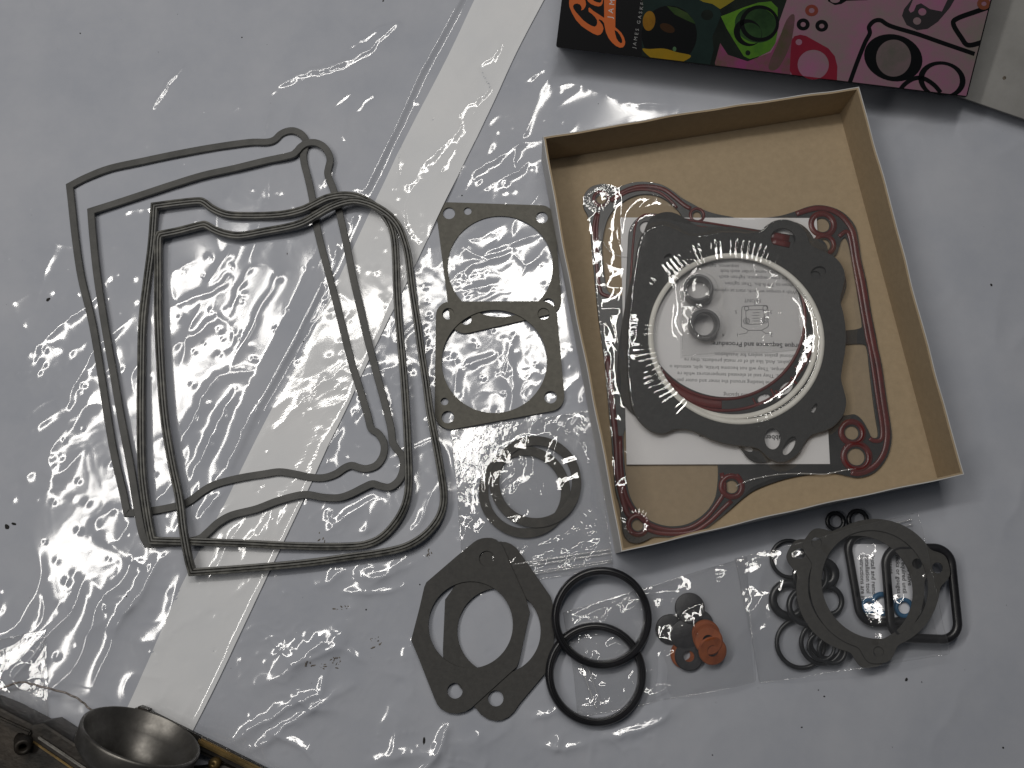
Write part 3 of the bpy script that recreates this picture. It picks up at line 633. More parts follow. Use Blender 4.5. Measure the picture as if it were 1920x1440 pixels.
oring((312, 738), 152, 62, .0010, 'thick grey-black seal ring at the left of the bag, between two thinner o-rings', h=.004)
oring((402, 1066), 197, 34, .0010, 'large thin black o-ring at the lower left of the bag')
oring((560, 1060), 172, 34, .0034, 'black o-ring overlapping the large thin one', tilt=(.05, 0, 0))
oring((560, 1090), 112, 26, .0058, 'smallest black o-ring, nested inside the overlapping rings at lower left')
oring((600, 1050), 140, 30, .0008, 'black o-ring half hidden under the nested rings')
oring((575, 540), 118, 70, .0010, 'thick black seal ring half hidden behind the ear of the upper gasket', h=.004)
oring((610, 745), 122, 40, .0012, 'black o-ring showing through the left side of the gasket openings')
oring((480, 560), 140, 36, .0048, 'black o-ring lying across the left side of the ring cluster, tilted', tilt=(.08, -.06, 0))
oring((440, 790), 150, 44, .0062, 'black o-ring crossing the thick grey-black seal ring', tilt=(-.07, .05, 0))
oring((640, 1110), 120, 34, .0050, 'black o-ring peeking out below the lower ear of the gaskets', tilt=(.04, .05, 0))
oring((665, 150), 78, 34, .0006, 'small black o-ring in the shade of the tray, on the left of two')
oring((832, 140), 86, 36, .0006, 'small black o-ring in the shade of the tray, on the right of two')
oring((1180, 800), 78, 34, .0016, 'blue o-ring lying on the printed note, on the right', 'blue', name='blue_o_ring', group='blue o-rings')
oring((1015, 770), 92, 40, .0016, 'blue o-ring lying on the printed note, in the middle', 'blue', name='blue_o_ring', group='blue o-rings')
oring((915, 785), 60, 30, .0030, 'small dark blue o-ring at the left of the blue ones', 'blue', name='blue_o_ring', group='blue o-rings')
note_o = W2(z9([(766, 322), (1215, 318), (1262, 860), (842, 884)]), .0014)
noteo = empty('printed_note', centroid(note_o), 'white printed note inside the crowded bag, text running downward', 'note')
link('note_sheet', plate_mesh('note_sheet', note_o, [], .0012, .0002, .00002), M['note'], noteo)
for x, s in ((860, 'Instructions are included'), (901, 'Installation tool'), (943, 'Install and remove'), (1078, 'present.'), (1130, 'nicks or gouges are'), (1172, 'if required until'), (1214, 'ing the valve')):
    p = P(*z9([(x, 404)])[0], .0014)
    link('text_line', text_mesh('text_line', s, .0033, (p.x, p.y, .00144), math.radians(-91.5), bold=.00006), M['ink'], noteo)
def rrect(name, corners, rad, wpx, z, lab):
    pts = fillet(W2(z9(corners), .003), rad, 12); w = wpx / 4 * .0003
    o = link(name, sweep_mesh(name, [(x, y, z) for x, y in pts], round_prof(w, w * .9, 12)), M['rubber'], None, True)
    recenter(o, centroid(pts)); tag(o, lab, 'seal', 'rounded rectangular rubber seals')
    for x, y in pts[::4]: bumps3.append((x, y, .002, z + w + .0005))
rrect('rectangular_seal', [(738, 250), (1210, 232), (1330, 900), (855, 915)], .0090, 62, .0016, 'rounded rectangular black rubber seal on the left, over the note')
rrect('rectangular_seal', [(1008, 352), (1495, 352), (1565, 1035), (1062, 1018)], .0090, 66, .0058, 'rounded rectangular black rubber seal on the right, sticking out past the gaskets')
def tri(c, R, r, lobes, lr, hr, z, lab):
    """three-eared ring gasket, outline from polar union of ring and ears"""
    C0 = np.array(c, float); pts = []
    for a in np.linspace(0, 2 * np.pi, 240, endpoint=False):
        d = np.array([math.cos(a), math.sin(a)]); rad = R
        for l in lobes:
            v = np.array(l) - C0; ln = np.linalg.norm(v); la = math.atan2(v[1], v[0])
            da = (a - la + math.pi) % (2 * math.pi) - math.pi
            # blended ear
            ear = (ln + lr - R) * math.exp(-(da / .235) ** 4) if abs(da) < 1 else 0
            rad = max(rad, R + ear)
        pts.append(tuple(C0 + d * rad))
    outer = W2(z9(pts), z); holes = [circ(*z9([c])[0], r / 4, z, 72)] + [circ(*z9([l])[0], hr / 4, z) for l in lobes]
    o = plate('three_eared_gasket', outer, holes, z, .0009, M['fiber_dark'], lab, 'gasket', 'three-eared gaskets in the crowded bag')
    for x, y in outer[::12]: bumps3.append((x, y, .003, z + .0014))
tri((850, 655), 478, 398, [(398, 392), (1275, 468), (925, 1160)], 86, 40, .0092, 'charcoal three-eared ring gasket lower left of its twin, underneath')
tri((958, 620), 486, 404, [(522, 312), (1428, 500), (985, 1128)], 86, 42, .0104, 'charcoal three-eared ring gasket upper right of its twin, on top')
film_pair(b3, [(1376, 1048), (1706, 962), (1765, 1222), (1424, 1280)], bumps3, 5.7, 200, 180, .0006, [((1640, 990), (1708, 974), .0008), ((1642, 999), (1710, 983), .0006)], ridges=[([(1402, 1055), (1435, 1062), (1465, 1075), (1490, 1080)], 1.2, 1.3), ([(1440, 1270), (1500, 1262), (1565, 1250)], .9, 1.3), ([(1635, 1255), (1645, 1280)], .7, 1.2)])

# ================================================================== contents of the tray
zFz = Zm(1160, 380, 2.88); zAz = Zm(1060, 300, 4.235); zBz = Zm(1360, 340, 4.235); zCz = Zm(1100, 640, 3.6); zDz = Zm(1380, 640, 4.235)
KZ, KT = .0016, .0014
K_px = (zAz([(145, 310), (165, 255), (215, 210), (290, 192), (350, 200), (410, 222), (480, 195), (560, 177), (650, 175), (760, 195), (850, 245), (920, 300), (1010, 350), (1100, 398), (1200, 430), (1330, 455)])
        + zBz([(60, 295), (200, 300), (330, 290), (450, 272), (560, 238), (650, 205), (740, 190), (840, 205), (930, 245), (1000, 310), (1040, 380), (1060, 480), (1080, 620), (1120, 800), (1160, 1050), (1200, 1250)])
        + zDz([(1125, 40), (1160, 200), (1195, 450), (1225, 650), (1235, 760), (1215, 880), (1160, 980), (1080, 1050), (980, 1080), (890, 1068), (780, 1045), (620, 1052), (440, 1080), (300, 1120), (150, 1180), (50, 1250)])
        + zCz([(950, 1150), (850, 1230), (760, 1290), (640, 1320), (520, 1318), (450, 1320), (400, 1345), (340, 1362), (280, 1345), (247, 1290), (238, 1210), (222, 1100), (195, 1000), (180, 800), (165, 600), (150, 450), (130, 200), (105, 10)])
        + zAz([(265, 1250), (240, 1000), (215, 720), (200, 520), (180, 440), (150, 380)]))
K_out = W2(cr_closed(K_px, 4), KZ + KT)
open_tl = zAz([(290, 690), (310, 550), (350, 440), (430, 350), (530, 290), (640, 268), (760, 292), (860, 362), (925, 440), (960, 560), (940, 760), (860, 940), (700, 1040), (540, 1075), (420, 1075), (350, 1055), (322, 1000), (300, 850)])
open_bl = zCz([(255, 600), (248, 720), (262, 900), (292, 1050), (360, 1160), (450, 1222), (560, 1250), (680, 1235), (790, 1170), (860, 1080), (885, 980), (888, 830), (850, 680), (700, 580), (480, 540), (320, 545)])
open_ru = zBz([(920, 470), (955, 442), (985, 500), (1015, 650), (1040, 800), (1068, 980), (1088, 1110), (1078, 1165), (960, 1185), (800, 1185), (720, 1100), (720, 800), (790, 640), (880, 580)])
open_rl = zDz([(760, 20), (880, 20), (1010, 18), (1045, 60), (1062, 200), (1085, 400), (1112, 600), (1132, 720), (1122, 765), (1075, 762), (1045, 700), (1000, 625), (940, 582), (860, 590), (760, 560), (680, 420), (670, 160)])
open_c = zFz([(330, 420), (640, 330), (900, 430), (1000, 680), (900, 930), (640, 1020), (380, 930), (280, 680)])
K_open = [W2(cr_closed(q_, 4), KZ + KT) for q_ in (open_tl, open_bl, open_ru, open_rl, open_c)]
K_h = [(*zAz([(285, 310)])[0], 9.5), (*zAz([(1045, 440)])[0], 8.5), (*zBz([(770, 345)])[0], 14.2), (*zBz([(785, 505)])[0], 12), (*zDz([(920, 725)])[0], 13.7), (*zDz([(955, 915)])[0], 17), (*zCz([(345, 1240)])[0], 11.5), (*zCz([(978, 980)])[0], 13)]
K_holes = [circ(x, y, r, KZ + KT) for x, y, r in K_h]
ko = empty('primary_cover_gasket', centroid(K_out), 'large black cover gasket with red sealing beads lying on the tray floor', 'gasket')
link('gasket_body', plate_mesh('gasket_body', K_out, K_open + K_holes, KZ, KT, .0002), M['foam_black'], ko)
zk = KZ + KT - .0002
def bead(path_px, w, parent, closed=False, z=zk, h=.0009, name='red_bead', smooth=4):
    pts = cr_closed(path_px, smooth) if closed else [tuple(q_) for q_ in cr_open(path_px, smooth)]
    ww = W2(pts, z)
    return link(name, sweep_mesh(name, [(x, y, z) for x, y in ww], round_prof(w, h, 8), closed), M['red'], parent, True)
def ring_bead(x, y, r, w, parent, z=zk):
    c, R = crad(x, y, r, z); me = lathe_mesh('red_ring', [(R + .0003, .0), (R + .0005, .0008), (R + w * .5, .0011), (R + w, .0008), (R + w + .0002, 0)], 40, True)
    o = link('red_ring', me, M['red'], parent, True); o.location = Vector((c.x, c.y, z)) - Vector(parent.location); return o
def shift(pts, c, k): return [(c[0] + (x - c[0]) * k, c[1] + (y - c[1]) * k) for x, y in pts]
for (x, y, r), w in zip(K_h, (.0022, .0020, .0038, .0030, .0036, .0038, .0032, .0034)): ring_bead(x, y, r, w, ko)
# beads that follow the outline: right side (two lines), corners, left side, openings
bead(zBz([(560, 262), (650, 232), (740, 215), (830, 228), (910, 268), (970, 330), (1010, 400), (1030, 490), (1050, 620), (1090, 810), (1130, 1050), (1170, 1260)]) + zDz([(1095, 40), (1130, 200), (1165, 450), (1195, 650), (1200, 760), (1180, 870), (1130, 960), (1060, 1020), (970, 1050), (890, 1035)]), .0034, ko)
bead(zBz([(900, 440), (960, 400), (990, 460), (1020, 640), (1060, 860), (1100, 1090), (1130, 1260)]) + zDz([(1060, 40), (1090, 220), (1125, 460), (1160, 690), (1150, 780), (1090, 790), (1050, 760)]), .0026, ko)
bead(zAz([(360, 330), (420, 280), (500, 235), (600, 212), (700, 215), (790, 240), (870, 300), (950, 365), (1010, 395)]), .0026, ko)
bead(zAz([(395, 320), (470, 268), (560, 240), (650, 238), (750, 262), (840, 330), (900, 400)]), .0018, ko)
bead(zAz([(250, 420), (225, 560), (245, 800), (270, 1000), (300, 1070), (420, 1095)]), .0022, ko)
bead(zAz([(265, 420), (250, 560), (262, 800)]), .0018, ko)
bead(zCz([(140, 100), (160, 300), (180, 500), (200, 700), (210, 900), (240, 1050), (280, 1170), (330, 1190)]), .0034, ko)
bead(zCz([(225, 640), (232, 860), (262, 1040), (330, 1160), (430, 1240), (560, 1275), (690, 1262), (800, 1195), (880, 1100), (930, 1000), (900, 850)]), .0026, ko)
bead(zCz([(400, 1265), (480, 1292), (600, 1300), (720, 1285), (820, 1225), (910, 1140), (1000, 1055)]), .0026, ko)
bead(zDz([(0, 1060), (30, 1090), (45, 1150), (10, 1230)]), .0024, ko)

# leaflet -----------------------------------------------------------
LZ = KZ + KT + .0002
leaf_o = W2([(1163, 408), (1531, 409), (1556, 870), (1175, 871)], LZ)
leaf = empty('instruction_leaflet', centroid(leaf_o), 'white instruction leaflet printed in black, lying upside down under the head gaskets', 'leaflet')
link('leaflet_sheet', plate_mesh('leaflet_sheet', leaf_o, [], LZ, .0002, .00002), M['paper'], leaf)
rot = math.pi - .028
def tl(s, x, y, size=.0031, m='ink_grey', bold=0.0, xs=1.0):
    p = P(*zFz([(x, y)])[0], LZ)
    link('text_line', text_mesh('text_line', s, size, (p.x, p.y, LZ + .00023), rot, bold=bold, xs=xs), M[m], leaf)
tl('existing and spacing', 800, 1043)
tl('The beading around the inner and outer peri', 838, 973)
tl('face. They seal at elevated temperatures while re', 900, 938)
tl('torque. They will not become brittle, split, extrude o', 905, 902)
tl('a paper gasket. And, like all of or metal products, they re', 1030, 866)
tl('no additional gasket sealers for installation.', 1022, 832)
tl('Torque Sequence and Procedure:', 1010, 775, .0040, 'ink', .00007)
tl('With a torque wrench, start at cylinder', 965, 485)
tl('tighten to 7-9 ft-lbs. Then tighten', 962, 447)
tl('ing the same sequence, tighten each', 960, 412)
tl('tighten in the same order each bolt', 960, 380)
tl('sequence, tighten', 650, 345)
tl('Rubber-Coated Metal Gaskets', 905, 1270, .0040, 'ink', .00008)
tl('FRONT', 768, 530, .0030)
for s, x, y in (('2', 832, 715), ('1', 648, 715), ('4', 572, 715), ('3', 830, 590), ('5', 640, 590)): tl(s, x, y, .0030)
def leafstroke(pts, w=.00035, closed=False):
    ww = W2(zFz(pts), LZ); link('diagram_line', sweep_mesh('diagram_line', [(x, y, LZ + .0002) for x, y in ww], [(-w / 2, 0), (-w / 2, .00005), (w / 2, .00005), (w / 2, 0)], closed), M['ink_grey'], leaf)
leafstroke(fillet([(665, 560), (805, 555), (808, 670), (770, 690), (700, 690), (662, 672)], 12, 4), closed=True)
leafstroke(fillet([(685, 580), (785, 578), (786, 655), (690, 658)], 14, 4), closed=True)
for cx0, cy0, r0 in ((690, 640, 16), (690, 640, 8), (790, 635, 16), (790, 635, 8), (690, 572, 12), (790, 570, 12)): leafstroke([(cx0 + r0 * math.cos(a), cy0 + r0 * math.sin(a)) for a in np.linspace(0, 6.283, 14)[:-1]], closed=True)
for y0 in (595, 610, 625, 640): leafstroke([(722, y0), (760, y0 - 1)], .0003)
for ln in (((700, 690), (690, 705), (650, 712)), ((770, 690), (790, 705), (825, 708)), ((735, 540), (735, 556))): leafstroke(ln, .0003)

# red-lined base gasket with bore --------------------------------------
BZ, BT = LZ + .0004, .0012
B_out = W2(fillet(zFz([(60, 38), (1130, 205), (1090, 1130), (520, 1150), (250, 1060), (20, 900)]), [44, 20, 60, 60, 40, 40], 10), BZ + BT)
bc = zFz([(566, 622)])[0]
slots = [zFz([(1000, 850)])[0], zFz([(905, 1000)])[0], zFz([(785, 1057)])[0]]
B_holes = [circ(*bc, 149, BZ + BT, 96), circ(*zFz([(150, 135)])[0], 13, BZ + BT)]
for (sx_, sy_), (rx, ry, an) in zip(slots, ((10, 13, .3), (16, 10, -.75), (13, 9, -.3))):
    B_holes.append(W2([(sx_ + rx * math.cos(a) * math.cos(an) - ry * math.sin(a) * math.sin(an), sy_ + rx * math.cos(a) * math.sin(an) + ry * math.sin(a) * math.cos(an)) for a in np.linspace(0, 2 * np.pi, 24, endpoint=False)], BZ + BT))
bo = empty('red_lined_gasket', centroid(B_out), 'black gasket with thin red lines showing past the head gaskets and inside their bore', 'gasket')
link('gasket_body', plate_mesh('gasket_body', B_out, B_holes, BZ, BT, .0002), M['foam_black'], bo)
zb_ = BZ + BT - .0004
def bbead(p, w, closed=False): return bead(p, w, bo, closed, zb_, .0008)
bbead(zFz([(55, 640), (62, 480), (72, 300), (82, 180), (95, 110), (125, 75), (170, 66), (350, 92), (560, 122), (700, 148), (800, 168)]), .0013)
bbead(zFz([(165, 165), (200, 112), (240, 105), (380, 122), (560, 148), (700, 172)]), .0011)
bbead(zFz([(800, 170), (960, 205)]), .0045); bbead(zFz([(815, 205), (960, 238)]), .0040)
def arc_px(c, r, a0, a1, n=40): return [(c[0] + r * math.cos(a), c[1] + r * math.sin(a)) for a in np.linspace(a0, a1, n)]
bbead(arc_px(bc, 152.5, -.4, 3.0), .0018); bbead(arc_px((bc[0] + 3, bc[1] + 4), 170, .3, 2.6), .0018)
bbead(arc_px((bc[0] + 1, bc[1] + 2), 161, 1.60, 2.35, 30), .0050)
for sx_, sy_ in slots:
    v = np.array([sx_ - bc[0], sy_ - bc[1]]); v /= np.linalg.norm(v); t_ = np.array([-v[1], v[0]])
    for k in (-1, 1):
        p0 = np.array([sx_, sy_]) + t_ * k * 19
        bbead([tuple(p0 - v * 10), tuple(p0), tuple(p0 + v * 10)], .0013)
bbead(zFz([(1104, 360), (1106, 400), (1104, 452)]), .0012)

# head gaskets -----------------------------------------------------------
M_px = [(110, 210), (130, 168), (180, 135), (240, 126), (310, 148), (380, 180), (450, 178), (560, 162), (680, 166), (760, 160), (790, 130), (840, 100), (900, 92), (960, 112), (1010, 162), (1028, 215), (1050, 240), (1100, 262), (1160, 290), (1205, 340), (1222, 400), (1210, 462), (1196, 530), (1213, 600), (1226, 700), (1222, 800), (1208, 880), (1200, 950), (1215, 1010), (1228, 1080), (1210, 1150), (1160, 1208), (1100, 1238), (1042, 1255), (1010, 1290), (980, 1342), (930, 1388), (870, 1404), (815, 1385), (775, 1345), (730, 1322), (600, 1308), (500, 1280), (420, 1240), (360, 1225), (300, 1226), (240, 1248), (180, 1238), (120, 1190), (82, 1130), (62, 1050), (48, 900), (50, 700), (60, 560), (78, 400), (98, 270)]
def head(dx, dy, z, lab, seed, holes, ang_=0.0):
    ca, sa = math.cos(ang_), math.sin(ang_)
    rotp = [(635 + (x - 635) * ca - (y - 727) * sa + dx, 727 + (x - 635) * sa + (y - 727) * ca + dy) for x, y in M_px]
    out = W2(cr_closed(zFz(rotp), 4), z + .001)
    c = zFz([(635 + dx, 727 + dy)])[0]; R = 163.0
    hh = [circ(*c, R - 9, z + .001, 110)]
    for x, y, rx, ry, an in holes:
        hh.append(W2(zFz([(x + dx + rx * math.cos(a) * math.cos(an) - ry * math.sin(a) * math.sin(an), y + dy + rx * math.cos(a) * math.sin(an) + ry * math.sin(a) * math.cos(an)) for a in np.linspace(0, 2 * np.pi, 28, endpoint=False)]), z + .001))
    o = empty('head_gasket', centroid(out), lab, 'gasket', 'cylinder head gaskets in the tray')
    link('graphite_plate', plate_mesh('graphite_plate', out, hh, z, .0011, .0001), M['graphite'], o)
    cc, RR = crad(*c, R, z + .0012)
    fr = link('fire_ring', lathe_mesh('fire_ring', [(RR, .0009), (RR - .0002, .0016), (RR - .0012, .00175), (RR - .0028, .0016), (RR - .0031, .0010), (RR - .0031, .0), (RR, .0)], 128), M['steel_bead'], o, True)
    fr.location = Vector((cc.x, cc.y, z)) - Vector(o.location); fr['label'] = 'pale steel ring round the bore'
    return (cc.x, cc.y, RR)
HZ2, HZ1 = BZ + BT + .0002, BZ + BT + .0022
hol = [(888, 195, 68, 58, .2), (1078, 378, 44, 34, -.4), (832, 1275, 44, 58, 0), (922, 1312, 26, 58, .55), (265, 292, 24, 14, -.6), (1056, 1112, 32, 12, -1.1)]
head(-30, -26, HZ2, 'graphite head gasket underneath, its bore ring inside the other one on the right', 1, [(930, 225, 100, 84, .2), (845, 1300, 90, 70, 0), (1090, 420, 30, 26, 0), (1085, 1135, 30, 26, 0), (290, 318, 34, 26, 0), (725, 1352, 34, 16, .4)], .13)
hc = head(0, 0, HZ1, 'graphite head gasket on top with the wide pale bore ring', 2, hol)

# small bag with two grey valve seals ---------------------------------------
zS = Zm(1240, 480, 8.0)
bs = empty('zip_bag', P(1375, 565, .004), 'tiny clear zip bag with two grey valve seals inside the head gasket bore', 'plastic bag', 'clear zip bags')
SZ = LZ + .0006
seal_bumps = []
Rs = .0088
def valve_seal(c, lab, tilt, z):
    p = P(*zS([c])[0], z + .004); prof = [(Rs * .72, 0), (Rs * .70, .003), (Rs * .74, .0072), (Rs * .80, .0080), (Rs * .90, .0081), (Rs * .95, .0076), (Rs * .96, .0055), (Rs, .0048), (Rs, .0012), (Rs * .95, .0)]
    o = link('valve_seal', lathe_mesh('valve_seal', prof, 56), M['greyseal']); o.location = (p.x, p.y, z); o.rotation_euler = tilt
    autosmooth(o, 50); tag(o, lab, 'valve seal', 'grey valve seals'); seal_bumps.append((p.x, p.y, Rs * .95, z + .0086))
valve_seal((568, 520), 'grey rubber valve seal above its twin, under the bright reflections', (-.12, -.16, 0), SZ + .0012)
valve_seal((638, 1005), 'grey rubber valve seal below its twin, lens of paper showing through', (.22, .02, 0), SZ + .0012)
film_pair(bs, zFz([(300, 345), (940, 318), (985, 800), (330, 850)]), seal_bumps, 2.2, 150, 120, .0006, (), zmin=SZ + .0004, ridges=[(zFz([(728, 345), (745, 560), (782, 810)]), 1.0, .9), (zFz([(540, 420), (580, 380), (590, 350)]), .8, 1.2), (zFz([(545, 600), (580, 575), (605, 560)]), .7, 1.2)])
for o in list(bs.children):
    if o.name.startswith('back_film'): o.location.z += SZ

# shrink wrap over the whole set ---------------------------------------------
st = .00055
kx = np.array(K_out); x0, y0 = kx.min(0) - .004; x1, y1 = kx.max(0) + .004
fx, fy = np.arange(x0, x1, st), np.arange(y0, y1, st); FX, FY = np.meshgrid(fx, fy)
wrap_px = (zAz([(138, 320), (160, 240), (215, 198), (290, 182), (360, 192), (420, 212), (560, 168), (700, 172), (860, 235), (1000, 330), (1200, 420), (1400, 462)])
           + zBz([(200, 300), (450, 262), (640, 198), (760, 178), (900, 215), (1010, 300), (1060, 420), (1100, 660), (1150, 960), (1210, 1280)])
           + zDz([(1170, 200), (1215, 500), (1250, 760), (1220, 900), (1120, 1040), (960, 1090), (780, 1052), (600, 1060), (440, 1070), (280, 1100), (120, 1170)])
           + zCz([(1100, 1010), (950, 1160), (800, 1280), (640, 1330), (450, 1330), (340, 1375), (260, 1350), (230, 1260), (205, 1050), (170, 800), (150, 500), (110, 100)])
           + zAz([(250, 1150), (215, 850), (190, 560), (150, 400)]))
wrap_w = W2(cr_closed(wrap_px, 3), .004)
inside = in_poly(FX, FY, wrap_w)
kin = in_poly(FX, FY, K_out)
for h_ in K_open[:4]: kin &= ~in_poly(FX, FY, h_)
raw = np.where(kin, KZ + KT + .0006, .0030)
raw = np.where(in_poly(FX, FY, leaf_o), np.maximum(raw, LZ + .0005), raw)
raw = np.where(in_poly(FX, FY, B_out), np.maximum(raw, BZ + BT + .0006), raw)
rc = np.hypot(FX - hc[0], FY - hc[1])
mout = W2(cr_closed(zFz(M_px), 3), HZ1 + .001)
mi = in_poly(FX, FY, mout) & (rc > hc[2] - .004)
raw = np.where(mi, HZ1 + .0021, raw)
for bx, by, r, hg in seal_bumps: raw = np.where(np.hypot(FX - bx, FY - by) < r + .001, np.maximum(raw, hg + .0012), raw)
def blur(a, k):
    for ax in (0, 1):
        c = np.cumsum(np.concatenate([np.repeat(a.take([0], ax), k + 1, ax), a, np.repeat(a.take([-1], ax), k, ax)], ax), ax)
        n_ = a.shape[ax]; a = (c.take(range(2 * k + 1, 2 * k + 1 + n_), ax) - c.take(range(0, n_), ax)) / (2 * k + 1)
    return a
fz = raw.copy()
for k in (14, 9, 6, 4): fz = np.maximum(raw, blur(fz, k))
fz = np.maximum(raw, blur(fz, 2)) + .0002
th = np.arctan2(FY - hc[1], FX - hc[0]); rr_ = rc / hc[2]
wl = .75 * np.clip(np.cos(th - math.pi * .97), 0, 1) ** .8 + .55 * np.exp(-((th - 1.75) / .38) ** 2) + .35 * np.exp(-((th - 1.25) / .3) ** 2) + .6 * np.exp(-((th + 1.15) / .45) ** 2) + .35 * np.exp(-((th + .6) / .25) ** 2)
jit = 5 * perlin(FX * 25, FY * 25) + 1.6 * perlin(FX * 90, FY * 90)
rad = np.abs(np.sin(58 * th + jit))
band = np.exp(-((rr_ - 1.03) / .13) ** 4)
lenv = np.clip(perlin(th * 7 + 40, rr_ * 0 + 2.3) * 1.5 + .45, 0, 1)
fz = fz + .0008 * wl * band * lenv * np.exp(-(rad / .45) ** 2)
tan_ = perlin(FX * 30, FY * 30); c2 = np.abs(perlin(FX * 42 + tan_, FY * 42))
left = np.clip((hc[0] - .045 - FX) / .02, 0, 1)
fz = fz + (.0004 + .0016 * left) * np.clip(.25 - c2, 0, 1) * 1.6 + .00004 * perlin(FX * 200, FY * 200) * left + .0006 * tan_ * (.2 + .8 * left)
# gathered pleats at the two left lobes and left seam
for (lx, ly), rad0 in ((zCz([(345, 1240)])[0], 20), (zAz([(270, 300)])[0], 18)):
    c_, r_ = crad(lx, ly, rad0, .004); d_ = np.hypot(FX - c_.x, FY - c_.y); t_ = np.arctan2(FY - c_.y, FX - c_.x)
    fz = fz + .0007 * np.exp(-((d_ - r_ * 1.05) / (r_ * .42)) ** 2) * np.abs(np.sin(13 * t_ + 3 * perlin(FX * 80, FY * 80)))
sd_, ss_, sp_ = seg_dist(FX, FY, W2(zAz([(245, 1080), (262, 1250), (285, 1440)]) + zCz([(125, 180), (150, 420)]), .004))
fz = fz + .0008 * np.exp(-(sd_ / .0016) ** 2) * (.5 + .5 * np.sin(sp_ * 260))
wrap = empty('shrink_wrap', (hc[0], hc[1], .0014), 'torn clear shrink wrap film stretched over the tray gaskets, pleated on the left', 'plastic wrap')
link('wrap_film', grid_mesh('wrap_film', FX, FY, fz, inside), M['shrink'], wrap, True)
edge_px = zDz([(0, 1150), (100, 1105), (250, 1070), (400, 1052), (560, 1050), (700, 1055), (780, 1040), (880, 1020), (960, 1010)])
ep = cr_open(edge_px, 8)
link('torn_edge', sweep_mesh('torn_edge', [(*P(x, y, .004)[:2], .0036 + .0003 * math.sin(i * 1.3)) for i, (x, y) in enumerate(ep)], round_prof(.0008, .0005, 6), False), M['zip'], wrap, True)
ep = cr_open(zAz([(300, 650), (330, 700), (390, 750), (470, 770), (560, 768)]), 6)
link('torn_edge', sweep_mesh('torn_edge', [(*P(x, y, .004)[:2], .0042 + .0002 * math.sin(i * 1.3)) for i, (x, y) in enumerate(ep)], round_prof(.0005, .0003, 6), False), M['zip'], wrap, True)

# ================================================================== white carton and the printed box lid at the top
def tilted(a_px, b_px, z0, tilt):
    """frame on a leaning panel: origin, along, up the face, normal"""
    a, b = P(*a_px, z0), P(*b_px, z0); u = (b - a).normalized(); v0 = Vector((-u.y, u.x, 0))
    v = v0 * math.cos(tilt) + Vector((0, 0, math.sin(tilt))); n = u.cross(v)
    return a, u, v, n, (b - a).length
def frame_matrix(o_, u, v, n): return Matrix(((u.x, v.x, n.x, o_.x), (u.y, v.y, n.y, o_.y), (u.z, v.z, n.z, o_.z), (0, 0, 0, 1)))
def face_uv(px, py, o_, u, v, n):
    r = np.array([(px - 960.0) / F, (py - 720.0) / F, 1.0]); d = Vector((float(np.dot(r, _ex)), -float(np.dot(r, _ey)), -float(np.dot(r, _n))))
    c = Vector((0, 0, HC)); t = (o_ - c).dot(n) / d.dot(n); q = c + d * t - o_
    return (q.dot(u), q.dot(v))
def flat_link(name, me, mat, parent):
    me.materials.clear(); me.materials.append(mat); o = bpy.data.objects.new(name, me); COL.objects.link(o); o.parent = parent; return o
TILT = math.radians(30); LH = .030
LO, lu, lv, ln_, LW = tilted((1043, 88), (1813, 182), LH * math.cos(TILT) + .0004, TILT); LD = .205
lid = empty('printed_box_lid', LO, 'black printed box lid with orange script lettering and pictures of gaskets, leaning back', 'box')
lid.rotation_euler = frame_matrix(LO, lu, lv, ln_).to_euler()
def rect(x0_, y0_, x1_, y1_): return [(x0_, y0_), (x1_, y0_), (x1_, y1_), (x0_, y1_)]
flat_link('lid_top', plate_mesh('lid_top', fillet(rect(0, 0, LW, LD), .0012, 4), [], -.0012, .0012, .0002), M['lid_black'], lid)
for r_ in (rect(.0003, .0003, LW - .0003, .0013), rect(.0003, LD - .0013, LW - .0003, LD - .0003), rect(.0003, .0014, .0013, LD - .0014), rect(LW - .0013, .0014, LW - .0003, LD - .0014)):
    flat_link('lid_side', quad_prism('lid_side', *r_, -LH, -.0013), M['lid_black'], lid)
# plain white carton the lid leans on, itself tilted back, to the right of it
WO, wu, wv, wn, _w_ = tilted((1740, 160), (1960, 236), .0105, math.radians(24))
wbx = empty('white_carton', WO, 'plain white carton leaning at the top right corner, half behind the printed lid', 'box')
wbx.rotation_euler = frame_matrix(WO, wu, wv, wn).to_euler()
flat_link('carton_top', plate_mesh('carton_top', fillet(rect(0, 0, .20, .16), .0015, 4), [], -.0010, .0010, .0003), M['carton'], wbx)
flat_link('carton_body', quad_prism('carton_body', *rect(.0006, .0006, .1994, .1594), -.0110, -.0011), M['carton'], wbx)
q_ = face_uv(1883, 146, WO, wu, wv, wn)
sp0 = flat_link('brown_spot', lathe_mesh('brown_spot', [(.00001, 0), (.00001, .0002), (.0008, .00015), (.0011, 0)], 12), M['smear'], wbx); sp0.location = (q_[0], q_[1], .00002)

